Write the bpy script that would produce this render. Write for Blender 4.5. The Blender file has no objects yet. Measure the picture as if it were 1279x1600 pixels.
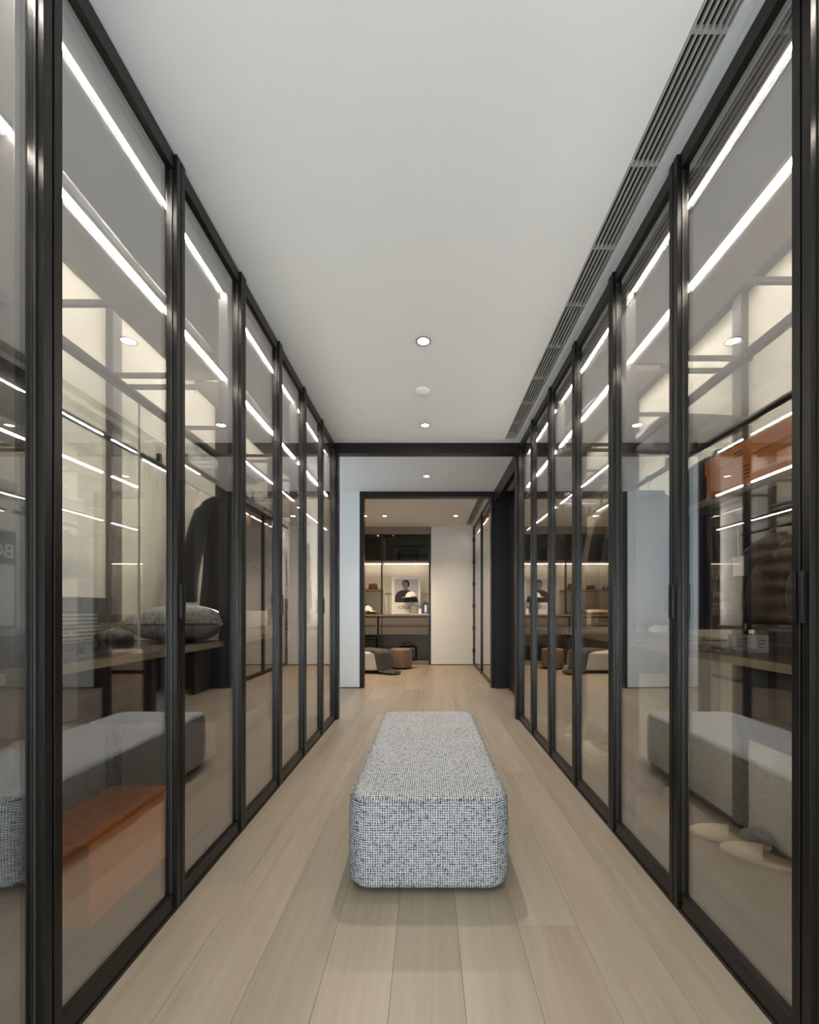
import bpy, bmesh, math, random
from mathutils import Vector

random.seed(7)
sc = bpy.context.scene
COL = sc.collection
PI = math.pi

# ------------------------------------------------------------------ camera
F = 680.0                     # focal length in pixels of the 1279 x 1600 frame
CZ = 1.05
cam = bpy.data.cameras.new('camera')
cam.sensor_fit = 'VERTICAL'
cam.sensor_height = 36.0
cam.sensor_width = 36.0
cam.lens = F / 1600 * 36.0
cam.shift_x = -27.5 / 1600
cam.shift_y = 153.0 / 1600
cam.clip_start = 0.02
camo = bpy.data.objects.new('camera', cam)
camo.location = (0, 0, CZ)
camo.rotation_euler = (PI / 2, 0, 0)
COL.objects.link(camo)
sc.camera = camo

# ------------------------------------------------------------------ world, daylight, exposure
world = bpy.data.worlds.new('world')
sc.world = world
world.use_nodes = True
wb = world.node_tree.nodes['Background']
wb.inputs[0].default_value = (0.62, 0.76, 0.9, 1)
wb.inputs[1].default_value = 0.8

def area_light(name, loc, rot, sx, sy, power, color):
    l = bpy.data.lights.new(name, 'AREA')
    l.shape = 'RECTANGLE'; l.size = sx; l.size_y = sy
    l.energy = power; l.color = color
    o = bpy.data.objects.new(name, l)
    o.location = loc; o.rotation_euler = rot
    COL.objects.link(o)
    return o
# daylight entering by the window behind the camera
area_light('window_daylight', (0, -2.45, 0.82), (PI / 2 + 0.22, 0, 0), 2.3, 1.5, 38, (0.82, 0.93, 1.0))
# added cool light on the portal wall, from an invented unseen passage window
area_light('passage_fill_light', (-2.36, 5.05, 1.5), (PI / 2, 0, -PI / 2), 1.2, 1.9, 1.8, (0.84, 0.94, 1.0))

sc.view_settings.view_transform = 'Standard'
sc.view_settings.look = 'None'
sc.view_settings.gamma = 1.0
sc.view_settings.use_curve_mapping = False
sc.view_settings.exposure = 1.55
cy = sc.cycles
cy.max_bounces = 12
cy.diffuse_bounces = 5
cy.glossy_bounces = 6
cy.transmission_bounces = 8
cy.transparent_max_bounces = 32
cy.sample_clamp_indirect = 6.0
cy.caustics_reflective = False
cy.caustics_refractive = False

LED = 75.0            # strength of the cabinet light strips
SPOT = 21.0           # power of a ceiling downlight

# ------------------------------------------------------------------ materials
def lin(c):
    c = c / 255.0
    return c / 12.92 if c <= 0.04045 else ((c + 0.055) / 1.055) ** 2.4
def S(r, g, b):
    return (lin(r), lin(g), lin(b), 1.0)

MATS = {}
def new_mat(name):
    m = bpy.data.materials.new(name)
    m.use_nodes = True
    MATS[name] = m
    nt = m.node_tree
    return m, nt, nt.nodes['Principled BSDF']

def plain(name, col, rough=0.6, metal=0.0, var=0.06, scale=12.0, bump=0.0, bscale=200.0, spec=0.5, sheen=0.0):
    m, nt, b = new_mat(name)
    N = nt.nodes; L = nt.links
    tc = N.new('ShaderNodeTexCoord')
    nz = N.new('ShaderNodeTexNoise'); nz.inputs['Scale'].default_value = scale; nz.inputs['Detail'].default_value = 4
    L.new(tc.outputs['Object'], nz.inputs['Vector'])
    mx = N.new('ShaderNodeMix'); mx.data_type = 'RGBA'
    mx.inputs[6].default_value = tuple(c * (1 - var) for c in col[:3]) + (1,)
    mx.inputs[7].default_value = tuple(min(1, c * (1 + var)) for c in col[:3]) + (1,)
    L.new(nz.outputs['Fac'], mx.inputs[0])
    L.new(mx.outputs[2], b.inputs['Base Color'])
    b.inputs['Roughness'].default_value = rough
    b.inputs['Metallic'].default_value = metal
    b.inputs['Specular IOR Level'].default_value = spec
    if sheen:
        b.inputs['Sheen Weight'].default_value = sheen
    if bump > 0:
        n2 = N.new('ShaderNodeTexNoise'); n2.inputs['Scale'].default_value = bscale
        L.new(tc.outputs['Object'], n2.inputs['Vector'])
        bp = N.new('ShaderNodeBump'); bp.inputs['Strength'].default_value = bump; bp.inputs['Distance'].default_value = 0.003
        L.new(n2.outputs['Fac'], bp.inputs['Height'])
        L.new(bp.outputs['Normal'], b.inputs['Normal'])
    return m

def emissive(name, col, strength):
    m, nt, b = new_mat(name)
    b.inputs['Base Color'].default_value = col
    b.inputs['Emission Color'].default_value = col
    b.inputs['Emission Strength'].default_value = strength
    return m

def glass_mat(name, r0, tint, power=4.0):
    m = bpy.data.materials.new(name); m.use_nodes = True; MATS[name] = m
    nt = m.node_tree; N = nt.nodes; L = nt.links
    N.remove(N['Principled BSDF'])
    out = N['Material Output']
    lw = N.new('ShaderNodeLayerWeight'); lw.inputs['Blend'].default_value = 0.5
    pw = N.new('ShaderNodeMath'); pw.operation = 'POWER'; pw.inputs[1].default_value = power
    L.new(lw.outputs['Facing'], pw.inputs[0])
    ma = N.new('ShaderNodeMath'); ma.operation = 'MULTIPLY_ADD'
    ma.inputs[1].default_value = 1 - r0; ma.inputs[2].default_value = r0
    L.new(pw.outputs[0], ma.inputs[0])
    tr = N.new('ShaderNodeBsdfTransparent'); tr.inputs[0].default_value = tint
    gl = N.new('ShaderNodeBsdfGlossy'); gl.inputs['Roughness'].default_value = 0.0
    gl.inputs['Color'].default_value = (0.95, 0.95, 0.96, 1)
    mx = N.new('ShaderNodeMixShader')
    L.new(ma.outputs[0], mx.inputs[0]); L.new(tr.outputs[0], mx.inputs[1]); L.new(gl.outputs[0], mx.inputs[2])
    L.new(mx.outputs[0], out.inputs['Surface'])
    return m

def wood_mat(name, c1, c2, rough=0.42, per_object=True, knots=True):
    m, nt, b = new_mat(name); N = nt.nodes; L = nt.links
    tc = N.new('ShaderNodeTexCoord'); oi = N.new('ShaderNodeObjectInfo')
    ad = N.new('ShaderNodeVectorMath'); ad.operation = 'ADD'
    cb = N.new('ShaderNodeCombineXYZ')
    mu = N.new('ShaderNodeMath'); mu.operation = 'MULTIPLY'; mu.inputs[1].default_value = 57.0
    L.new(oi.outputs['Random'], mu.inputs[0])
    L.new(mu.outputs[0], cb.inputs[0]); L.new(mu.outputs[0], cb.inputs[1]); L.new(mu.outputs[0], cb.inputs[2])
    L.new(tc.outputs['Object'], ad.inputs[0]); L.new(cb.outputs[0], ad.inputs[1])
    mp = N.new('ShaderNodeMapping'); mp.inputs['Scale'].default_value = (26, 1.1, 10)
    L.new(ad.outputs[0], mp.inputs[0])
    n1 = N.new('ShaderNodeTexNoise'); n1.inputs['Scale'].default_value = 1.0; n1.inputs['Detail'].default_value = 6; n1.inputs['Roughness'].default_value = 0.6
    n1.inputs['Distortion'].default_value = 0.6
    L.new(mp.outputs[0], n1.inputs['Vector'])
    mp2 = N.new('ShaderNodeMapping'); mp2.inputs['Scale'].default_value = (5, 0.6, 3)
    L.new(ad.outputs[0], mp2.inputs[0])
    n2 = N.new('ShaderNodeTexNoise'); n2.inputs['Scale'].default_value = 1.0; n2.inputs['Detail'].default_value = 3
    L.new(mp2.outputs[0], n2.inputs['Vector'])
    a = N.new('ShaderNodeMath'); a.operation = 'MULTIPLY_ADD'; a.inputs[1].default_value = 0.5
    L.new(n1.outputs['Fac'], a.inputs[0])
    h = N.new('ShaderNodeMath'); h.operation = 'MULTIPLY'; h.inputs[1].default_value = 0.5
    L.new(n2.outputs['Fac'], h.inputs[0]); L.new(h.outputs[0], a.inputs[2])
    rp = N.new('ShaderNodeValToRGB')
    rp.color_ramp.elements[0].position = 0.34; rp.color_ramp.elements[0].color = c1
    rp.color_ramp.elements[1].position = 0.68; rp.color_ramp.elements[1].color = c2
    L.new(a.outputs[0], rp.inputs[0])
    last = rp.outputs[0]
    if per_object:
        mr = N.new('ShaderNodeMapRange'); mr.inputs[3].default_value = 0.92; mr.inputs[4].default_value = 1.07
        L.new(oi.outputs['Random'], mr.inputs[0])
        hs = N.new('ShaderNodeHueSaturation'); L.new(mr.outputs[0], hs.inputs['Value']); L.new(last, hs.inputs['Color'])
        last = hs.outputs[0]
    if knots:
        vo = N.new('ShaderNodeTexVoronoi'); vo.inputs['Scale'].default_value = 1.6
        mp3 = N.new('ShaderNodeMapping'); mp3.inputs['Scale'].default_value = (1.6, 0.7, 1)
        L.new(ad.outputs[0], mp3.inputs[0]); L.new(mp3.outputs[0], vo.inputs['Vector'])
        r2 = N.new('ShaderNodeValToRGB')
        r2.color_ramp.elements[0].position = 0.0; r2.color_ramp.elements[0].color = (0.62, 0.52, 0.44, 1)
        r2.color_ramp.elements[1].position = 0.055; r2.color_ramp.elements[1].color = (1, 1, 1, 1)
        L.new(vo.outputs['Distance'], r2.inputs[0])
        mm = N.new('ShaderNodeMix'); mm.data_type = 'RGBA'; mm.blend_type = 'MULTIPLY'; mm.inputs[0].default_value = 0.8
        L.new(last, mm.inputs[6]); L.new(r2.outputs[0], mm.inputs[7])
        last = mm.outputs[2]
    L.new(last, b.inputs['Base Color'])
    b.inputs['Roughness'].default_value = rough
    bp = N.new('ShaderNodeBump'); bp.inputs['Strength'].default_value = 0.08; bp.inputs['Distance'].default_value = 0.002
    L.new(n1.outputs['Fac'], bp.inputs['Height']); L.new(bp.outputs['Normal'], b.inputs['Normal'])
    return m

def weave_mat(name, light, dark, period, amount=1.0):
    """Loose bouclé weave: threads along the three object axes, blended by the surface normal."""
    m, nt, b = new_mat(name); N = nt.nodes; L = nt.links
    tc = N.new('ShaderNodeTexCoord')
    sp = N.new('ShaderNodeSeparateXYZ'); 
    wob = N.new('ShaderNodeTexNoise'); wob.inputs['Scale'].default_value = 60; wob.inputs['Detail'].default_value = 2
    L.new(tc.outputs['Object'], wob.inputs['Vector'])
    sub = N.new('ShaderNodeVectorMath'); sub.operation = 'SUBTRACT'; sub.inputs[1].default_value = (.5, .5, .5)
    L.new(wob.outputs['Color'], sub.inputs[0])
    sca = N.new('ShaderNodeVectorMath'); sca.operation = 'SCALE'; sca.inputs['Scale'].default_value = period * 0.8
    L.new(sub.outputs[0], sca.inputs[0])
    add = N.new('ShaderNodeVectorMath'); add.operation = 'ADD'
    L.new(tc.outputs['Object'], add.inputs[0]); L.new(sca.outputs[0], add.inputs[1])
    L.new(add.outputs[0], sp.inputs[0])
    nsp = N.new('ShaderNodeSeparateXYZ'); L.new(tc.outputs['Normal'], nsp.inputs[0])
    def math_(op, a=None, bb=None, c=None):
        n = N.new('ShaderNodeMath'); n.operation = op
        for i, v in enumerate((a, bb, c)):
            if v is None: continue
            if isinstance(v, (int, float)): n.inputs[i].default_value = v
            else: L.new(v, n.inputs[i])
        return n.outputs[0]
    tot = None; wsum = None
    stripes = []
    for i in range(3):
        ph = math_('MULTIPLY', sp.outputs[i], 2 * PI / period)
        s = math_('MULTIPLY_ADD', math_('SINE', ph), 0.5, 0.5)          # 1 = crown of the thread
        # each thread family gets slubs: noise stretched along the thread
        mp = N.new('ShaderNodeMapping')
        scl = [55.0, 55.0, 55.0]; scl[i] = 1.0 / period * 0.9
        mp.inputs['Scale'].default_value = scl; mp.inputs['Location'].default_value = (i * 3.1, i * 7.7, i * 1.3)
        L.new(tc.outputs['Object'], mp.inputs[0])
        nz = N.new('ShaderNodeTexNoise'); nz.inputs['Scale'].default_value = 1.0; nz.inputs['Detail'].default_value = 3
        L.new(mp.outputs[0], nz.inputs['Vector'])
        v = math_('MULTIPLY', s, math_('MULTIPLY_ADD', nz.outputs['Fac'], 2.5, -0.5))
        w = math_('SUBTRACT', 1.0, math_('ABSOLUTE', nsp.outputs[i]))
        w = math_('POWER', w, 0.6)
        t = math_('MULTIPLY', v, w)
        tot = t if tot is None else math_('MAXIMUM', tot, t)
    rp = N.new('ShaderNodeValToRGB')
    e = rp.color_ramp.elements
    e[0].position = 0.2; e[0].color = dark
    e[1].position = 0.6; e[1].color = light
    L.new(tot, rp.inputs[0])
    big = N.new('ShaderNodeTexNoise'); big.inputs['Scale'].default_value = 7; L.new(tc.outputs['Object'], big.inputs['Vector'])
    hs = N.new('ShaderNodeHueSaturation')
    mr = N.new('ShaderNodeMapRange'); mr.inputs[3].default_value = 0.9; mr.inputs[4].default_value = 1.1
    L.new(big.outputs['Fac'], mr.inputs[0]); L.new(mr.outputs[0], hs.inputs['Value']); L.new(rp.outputs[0], hs.inputs['Color'])
    L.new(hs.outputs[0], b.inputs['Base Color'])
    b.inputs['Roughness'].default_value = 0.95
    b.inputs['Specular IOR Level'].default_value = 0.15
    bp = N.new('ShaderNodeBump'); bp.inputs['Strength'].default_value = 0.6; bp.inputs['Distance'].default_value = 0.003
    L.new(tot, bp.inputs['Height']); L.new(bp.outputs['Normal'], b.inputs['Normal'])
    return m

plain('plaster_white', S(243, 244, 244), 0.85, var=0.012, scale=3)
plain('wall_white', S(236, 236, 234), 0.8, var=0.015, scale=3)
plain('bronze', S(44, 40, 37), 0.34, 0.7, var=0.08, scale=6)
plain('upright_dark', S(84, 77, 70), 0.5, var=0.06, scale=8)
plain('bead', S(74, 72, 70), 0.4, 0.6)
plain('bronze_dark', S(34, 29, 26), 0.4, 0.4, var=0.08, scale=6)
plain('black_panel', S(20, 20, 23), 0.5, var=0.1, scale=4)
plain('top_board', S(44, 41, 39), 0.5)
plain('gap_black', S(10, 10, 10), 0.8)
plain('cream_lacquer', S(214, 206, 188), 0.45, var=0.02, scale=2.5)
plain('greige_panel', S(128, 118, 106), 0.5, var=0.04, scale=5)
plain('shelf_dark', S(142, 132, 118), 0.5, var=0.06, scale=8)
plain('counter_top', S(120, 105, 88), 0.35, var=0.06, scale=8)
plain('counter_edge', S(190, 170, 140), 0.4, var=0.05, scale=10)
plain('drawer_black', S(26, 24, 23), 0.45, var=0.1, scale=6)
plain('drawer_taupe', S(104, 94, 84), 0.5, var=0.04, scale=6)
plain('smoked', S(104, 100, 88), 0.25, var=0.05, scale=4)
plain('chrome', S(200, 198, 194), 0.18, 1.0, var=0.02)
plain('vent_slat', S(176, 174, 170), 0.6, 0.0, var=0.04)
plain('vent_white', S(222, 226, 226), 0.6, var=0.01)
plain('lamp_ring', S(96, 94, 90), 0.4, 0.3)
plain('orange_card', S(250, 146, 62), 0.7, var=0.05, scale=9, bump=0.05)
plain('ink_brown', S(70, 46, 34), 0.8)
plain('white_cloth', S(236, 234, 230), 0.9, var=0.03, bump=0.25, bscale=60)
plain('white_card', S(236, 234, 228), 0.7, var=0.01)
plain('paper_white', S(240, 236, 228), 0.7, var=0.01)
plain('poster_grey', S(188, 186, 188), 0.7, var=0.02)
plain('poster_dark', S(46, 40, 42), 0.7, var=0.5, scale=26)
plain('poster_mid', S(120, 114, 112), 0.7, var=0.35, scale=22)
plain('poster_black', S(52, 47, 44), 0.7, var=0.04)
plain('poster_pale', S(196, 198, 196), 0.6, var=0.05, scale=4)
plain('cloth_black', S(24, 22, 23), 0.9, var=0.15, scale=20, bump=0.2, bscale=300, sheen=0.2)
plain('cloth_charcoal', S(48, 44, 42), 0.9, var=0.12, scale=20, bump=0.2, bscale=300, sheen=0.2)
plain('cloth_darkbrown', S(52, 43, 38), 0.9, var=0.12, scale=20, bump=0.2, bscale=300)
plain('cloth_grey', S(96, 95, 96), 0.9, var=0.06, scale=20, bump=0.2, bscale=300)
plain('cloth_midgrey', S(150, 147, 143), 0.9, var=0.06, scale=20, bump=0.2, bscale=300)
plain('cloth_beige', S(176, 158, 136), 0.9, var=0.06, scale=20, bump=0.2, bscale=300)
plain('cloth_slate', S(76, 76, 78), 0.9, var=0.06, scale=20, bump=0.2, bscale=300)
plain('puffer', S(150, 130, 108), 0.45, var=0.05, scale=10)
plain('leather_brown', S(112, 82, 60), 0.45, var=0.1, scale=18, bump=0.15, bscale=120)
plain('leather_tan', S(128, 104, 82), 0.5, var=0.07, scale=18, bump=0.15, bscale=120)
plain('leather_pad', S(120, 98, 78), 0.45, var=0.06, scale=14, bump=0.1, bscale=120)
plain('leather_black', S(22, 20, 20), 0.3, var=0.1, scale=14)
plain('ribbed_dark', S(52, 50, 44), 0.5, 0.1)
plain('ribbed_light', S(176, 170, 150), 0.45, 0.2)
plain('felt_brown', S(92, 48, 38), 0.9, var=0.1, scale=30)
plain('felt_green', S(112, 108, 90), 0.9, var=0.1, scale=30)
plain('felt_white', S(236, 228, 216), 0.9, var=0.04, scale=30)
plain('bench_white', S(222, 216, 208), 0.8, var=0.03, scale=14, bump=0.1)
plain('shoe_beige', S(214, 196, 166), 0.55, var=0.05, scale=14)
plain('shoe_insole', S(176, 140, 104), 0.6, var=0.06, scale=18)
plain('shoe_dark', S(44, 38, 34), 0.4, var=0.08)
plain('shoe_box', S(206, 190, 160), 0.7, var=0.03)
plain('smoke_glass_solid', S(58, 62, 68), 0.08, 0.0, var=0.05, spec=0.9)
plain('switch_plate', S(60, 60, 62), 0.4)
wood_mat('oak_floor', S(152, 136, 117), S(175, 160, 141), 0.4)
wood_mat('oak_base', S(90, 80, 68), S(108, 97, 83), 0.5, knots=False)
weave_mat('boucle', S(196, 196, 196), S(42, 44, 48), 0.0088)
weave_mat('pillow_weave', S(206, 202, 194), S(96, 92, 86), 0.0075)
weave_mat('throw_weave', S(110, 106, 100), S(54, 51, 48), 0.010)
emissive('led', (1.0, 0.965, 0.90, 1), LED)
emissive('led_warm', (1.0, 0.84, 0.64, 1), LED * 0.5)
emissive('led_fill', (1.0, 0.95, 0.86, 1), LED * 0.2)
emissive('led_wash', (1.0, 0.95, 0.86, 1), LED * 0.085)
emissive('led_edge', (1.0, 0.96, 0.89, 1), LED * 0.30)
emissive('led_faint', (1.0, 0.95, 0.86, 1), LED * 0.055)
emissive('led_niche', (1.0, 0.86, 0.66, 1), LED * 0.09)
emissive('downlight', (1.0, 0.95, 0.88, 1), 30.0)
glass_mat('door_glass', 0.225, (0.95, 0.95, 0.945, 1), 3.2)
glass_mat('clear_glass', 0.05, (0.96, 0.97, 0.97, 1), 5.0)
glass_mat('window_glass', 0.05, (0.96, 0.97, 0.97, 1), 5.0)
glass_mat('smoked_glass', 0.015, (0.72, 0.71, 0.67, 1), 5.0)
plain('edge_glint_white', S(236, 240, 236), 0.3)  # painted brightness for the divider edge

# ------------------------------------------------------------------ mesh helpers
def W(o):
    v = Vector((0, 0, 0))
    while o is not None:
        v += o.location
        o = o.parent
    return v

def link(name, me, mat, parent=None, loc=(0, 0, 0)):
    """loc is a world position for unrotated chains."""
    o = bpy.data.objects.new(name, me)
    if mat and not me.materials:
        me.materials.append(MATS[mat])
    COL.objects.link(o)
    if parent is not None:
        o.parent = parent
        o.location = Vector(loc) - W(parent)
    else:
        o.location = loc
    return o

def linkl(name, me, mat, parent, loc=(0, 0, 0)):
    """loc local to the parent (for rotated things)."""
    o = bpy.data.objects.new(name, me)
    if mat and not me.materials:
        me.materials.append(MATS[mat])
    COL.objects.link(o)
    o.parent = parent
    o.location = loc
    return o

def pymesh(name, vs, fs, smooth=False):
    me = bpy.data.meshes.new(name)
    me.from_pydata(vs, [], fs)
    me.validate()
    bm = bmesh.new(); bm.from_mesh(me)
    bmesh.ops.recalc_face_normals(bm, faces=bm.faces)
    bm.to_mesh(me); bm.free()
    if smooth:
        me.polygons.foreach_set('use_smooth', [True] * len(me.polygons))
    me.update()
    return me

BOXC = {}
def box_mesh(dx, dy, dz, mat, bevel=0.0):
    k = (round(dx, 4), round(dy, 4), round(dz, 4), mat, bevel)
    if k in BOXC: return BOXC[k]
    bm = bmesh.new()
    bmesh.ops.create_cube(bm, size=1.0)
    bmesh.ops.scale(bm, vec=(dx, dy, dz), verts=bm.verts)
    if bevel > 0:
        bmesh.ops.bevel(bm, geom=list(bm.edges), offset=min(bevel, 0.45 * min(dx, dy, dz)), segments=2, profile=0.7, affect='EDGES')
    me = bpy.data.meshes.new('box'); bm.to_mesh(me); bm.free()
    me.materials.append(MATS[mat])
    BOXC[k] = me
    return me

def box(name, x0, x1, y0, y1, z0, z1, mat, parent=None, bevel=0.0):
    if x0 > x1: x0, x1 = x1, x0
    if y0 > y1: y0, y1 = y1, y0
    me = box_mesh(x1 - x0, y1 - y0, z1 - z0, mat, bevel)
    return link(name, me, mat, parent, ((x0 + x1) / 2, (y0 + y1) / 2, (z0 + z1) / 2))

def boxl(name, x0, x1, y0, y1, z0, z1, mat, parent, bevel=0.0):
    me = box_mesh(x1 - x0, y1 - y0, z1 - z0, mat, bevel)
    return linkl(name, me, mat, parent, ((x0 + x1) / 2, (y0 + y1) / 2, (z0 + z1) / 2))

def multibox(name, boxes, mat, parent=None, bevel=0.0, org=None):
    """several axis boxes that form ONE piece (e.g. a door frame)."""
    bm = bmesh.new()
    if org is None:
        org = (sum((b[0] + b[1]) / 2 for b in boxes) / len(boxes), sum((b[2] + b[3]) / 2 for b in boxes) / len(boxes), min(b[4] for b in boxes))
    for (x0, x1, y0, y1, z0, z1) in boxes:
        r = bmesh.ops.create_cube(bm, size=1.0)
        bmesh.ops.scale(bm, vec=(abs(x1 - x0), abs(y1 - y0), abs(z1 - z0)), verts=r['verts'])
        bmesh.ops.translate(bm, vec=((x0 + x1) / 2 - org[0], (y0 + y1) / 2 - org[1], (z0 + z1) / 2 - org[2]), verts=r['verts'])
    if bevel > 0:
        bmesh.ops.bevel(bm, geom=list(bm.edges), offset=bevel, segments=1, affect='EDGES')
    me = bpy.data.meshes.new(name); bm.to_mesh(me); bm.free()
    return link(name, me, mat, parent, org)

def thing(name, label, cat, loc=(0, 0, 0), group=None, rz=0.0, kind=None):
    o = bpy.data.objects.new(name, None)
    o.empty_display_size = 0.05
    COL.objects.link(o)
    o.location = loc; o.rotation_euler = (0, 0, rz)
    tag(o, label, cat, group, kind)
    return o

def tag(o, label=None, cat=None, group=None, kind=None):
    if label: o['label'] = label
    if cat: o['category'] = cat
    if group: o['group'] = group
    if kind: o['kind'] = kind
    return o

def struct(o, label=None):
    o['kind'] = 'structure'
    if label: o['label'] = label
    return o

def lathe(profile, n=28):
    vs = []; fs = []
    for (r, z) in profile:
        for i in range(n):
            a = 2 * PI * i / n
            vs.append((r * math.cos(a), r * math.sin(a), z))
    m = len(profile)
    for j in range(m - 1):
        for i in range(n):
            k = (i + 1) % n
            fs.append((j * n + i, j * n + k, (j + 1) * n + k, (j + 1) * n + i))
    fs.append(tuple(range(n))[::-1])
    fs.append(tuple((m - 1) * n + i for i in range(n)))
    return pymesh('lathe', vs, fs, True)

def tube(pts, r, n=8, closed=False):
    """tube along a polyline; r a number or list."""
    vs = []; fs = []
    P = [Vector(p) for p in pts]
    m = len(P)
    up = Vector((0, 0, 1))
    for j in range(m):
        a = P[j - 1] if (j > 0 or closed) else P[j]
        b = P[(j + 1) % m] if (j < m - 1 or closed) else P[j]
        t = (b - a).normalized()
        u = t.cross(up)
        if u.length < 1e-3: u = t.cross(Vector((1, 0, 0)))
        u.normalize(); v = t.cross(u)
        rr = r[j] if isinstance(r, (list, tuple)) else r
        for i in range(n):
            th = 2 * PI * i / n
            vs.append(tuple(P[j] + u * math.cos(th) * rr + v * math.sin(th) * rr))
    for j in range(m if closed else m - 1):
        for i in range(n):
            k = (i + 1) % n; j2 = (j + 1) % m
            fs.append((j * n + i, j * n + k, j2 * n + k, j2 * n + i))
    if not closed:
        fs.append(tuple(range(n))[::-1]); fs.append(tuple((m - 1) * n + i for i in range(n)))
    return pymesh('tube', vs, fs, True)

def rounded_ring(w, l, r, seg=8):
    """plan outline of a rounded rectangle, counter-clockwise, with extra points on the straights."""
    pts = []
    cx, cy_ = w / 2 - r, l / 2 - r
    for (sx, sy, a0) in ((1, 1, 0), (-1, 1, PI / 2), (-1, -1, PI), (1, -1, 3 * PI / 2)):
        for i in range(seg + 1):
            a = a0 + PI / 2 * i / seg
            pts.append((sx * cx + r * math.cos(a), sy * cy_ + r * math.sin(a)))
    return pts

def cushion_block(w, l, z0, z1, r, e, bulge=0.0, seg=8, eseg=6):
    """upholstered block: rounded plan, rounded top and bottom edges, faint bulge on the sides."""
    prof = []
    for i in range(eseg + 1):
        a = PI / 2 * i / eseg
        prof.append((e * (1 - math.sin(a)), z0 + e * (1 - math.cos(a))))
    for i in range(1, 5):
        t = i / 5
        prof.append((-bulge * math.sin(PI * t), z0 + e + (z1 - z0 - 2 * e) * t))
    for i in range(eseg + 1):
        a = PI / 2 * i / eseg
        prof.append((e * (1 - math.cos(a)), z1 - e + e * math.sin(a)))
    vs = []; fs = []; n = None
    for (ins, z) in prof:
        ring = rounded_ring(w - 2 * ins, l - 2 * ins, max(0.012, r - ins), seg)
        n = len(ring)
        vs += [(x, y, z) for (x, y) in ring]
    m = len(prof)
    for j in range(m - 1):
        for i in range(n):
            k = (i + 1) % n
            fs.append((j * n + i, j * n + k, (j + 1) * n + k, (j + 1) * n + i))
    fs.append(tuple(range(n))[::-1])
    fs.append(tuple((m - 1) * n + i for i in range(n)))
    return pymesh('block', vs, fs, True)

def pillow_mesh(a, b, t, n=18, pinch=0.12):
    vs = []; fs = []; idx = {}
    for s in (1, -1):
        for i in range(n + 1):
            for j in range(n + 1):
                u = -1 + 2 * i / n; v = -1 + 2 * j / n
                if s == -1 and (i in (0, n) or j in (0, n)):
                    idx[(s, i, j)] = idx[(1, i, j)]; continue
                h = max(0.0, (1 - u ** 2)) ** 0.5 * max(0.0, (1 - v ** 2)) ** 0.5
                h = h ** 0.85
                x = a / 2 * u * (1 - pinch * (1 - v * v) * abs(u) ** 3)
                y = b / 2 * v * (1 - pinch * (1 - u * u) * abs(v) ** 3)
                wr = 0.02 * math.sin(5 * u + 3 * v) * h
                z = s * t / 2 * (h + wr)
                idx[(s, i, j)] = len(vs); vs.append((x, y, z))
    for s in (1, -1):
        for i in range(n):
            for j in range(n):
                q = (idx[(s, i, j)], idx[(s, i + 1, j)], idx[(s, i + 1, j + 1)], idx[(s, i, j + 1)])
                fs.append(q if s == 1 else q[::-1])
    return pymesh('pillow', vs, fs, True)

# ------------------------------------------------------------------ dimensions
H = 2.64                      # ceiling
X_FACE = 0.878                # face of the door rails
X_STILE = 0.868               # face of the door stiles, a little proud
X_GLASS = 0.893
X_IN = 0.93                   # cabinet interior begins
X_BACK = 1.50                 # back panel
PITCH = 0.525
def YK(k): return 1.012 + PITCH * k
Y_END = YK(6)                 # first portal
Y_P2 = 5.85                   # second portal
Y_FAR = 8.30                  # far wall
Y_NB = 8.82                   # back of the far niche
Y_WIN = -2.25

# ------------------------------------------------------------------ structure
fl = struct(box('floor', -2.8, 2.0, Y_WIN - 0.2, Y_NB + 0.1, -0.12, -0.012, 'oak_base'))
PW, PL = 0.2, 2.1
pk = {}
def plank(x0, x1, y0, y1):
    box('plank', x0 + 0.0004, x1 - 0.0004, y0 + 0.0004, y1 - 0.0004, -0.012, 0.0, 'oak_floor', fl, 0.0005)
x = -2.7; i = 0
while x < 1.75:
    off = (i * 0.737) % PL
    corridor = (-0.95 < x + PW / 2 < 0.95)
    ya = -2.2 if corridor else YK(6) + 0.1
    yb = Y_NB
    y = -2.2 - off
    while y < yb:
        a, b_ = max(y, ya), min(y + PL, yb)
        if b_ - a > 0.05: plank(x, x + PW, a, b_)
        y += PL
    x += PW; i += 1

# ceiling with the slot for the air vents
V0, V1, V2 = 0.722, 0.826, 0.862
cb = [(-2.8, V0, Y_WIN - 0.2, Y_NB + 0.1, H, H + 0.1), (V2, 2.0, Y_WIN - 0.2, Y_NB + 0.1, H, H + 0.1),
      (V0, V2, Y_END - 0.10, Y_P2 + 0.12, H, H + 0.1), (V0, V2, 8.1, Y_NB + 0.1, H, H + 0.1),
      (V0, V2, Y_WIN - 0.2, -1.5, H, H + 0.1)]
struct(multibox('ceiling', cb, 'plaster_white', org=(0, 0, H)))

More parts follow.
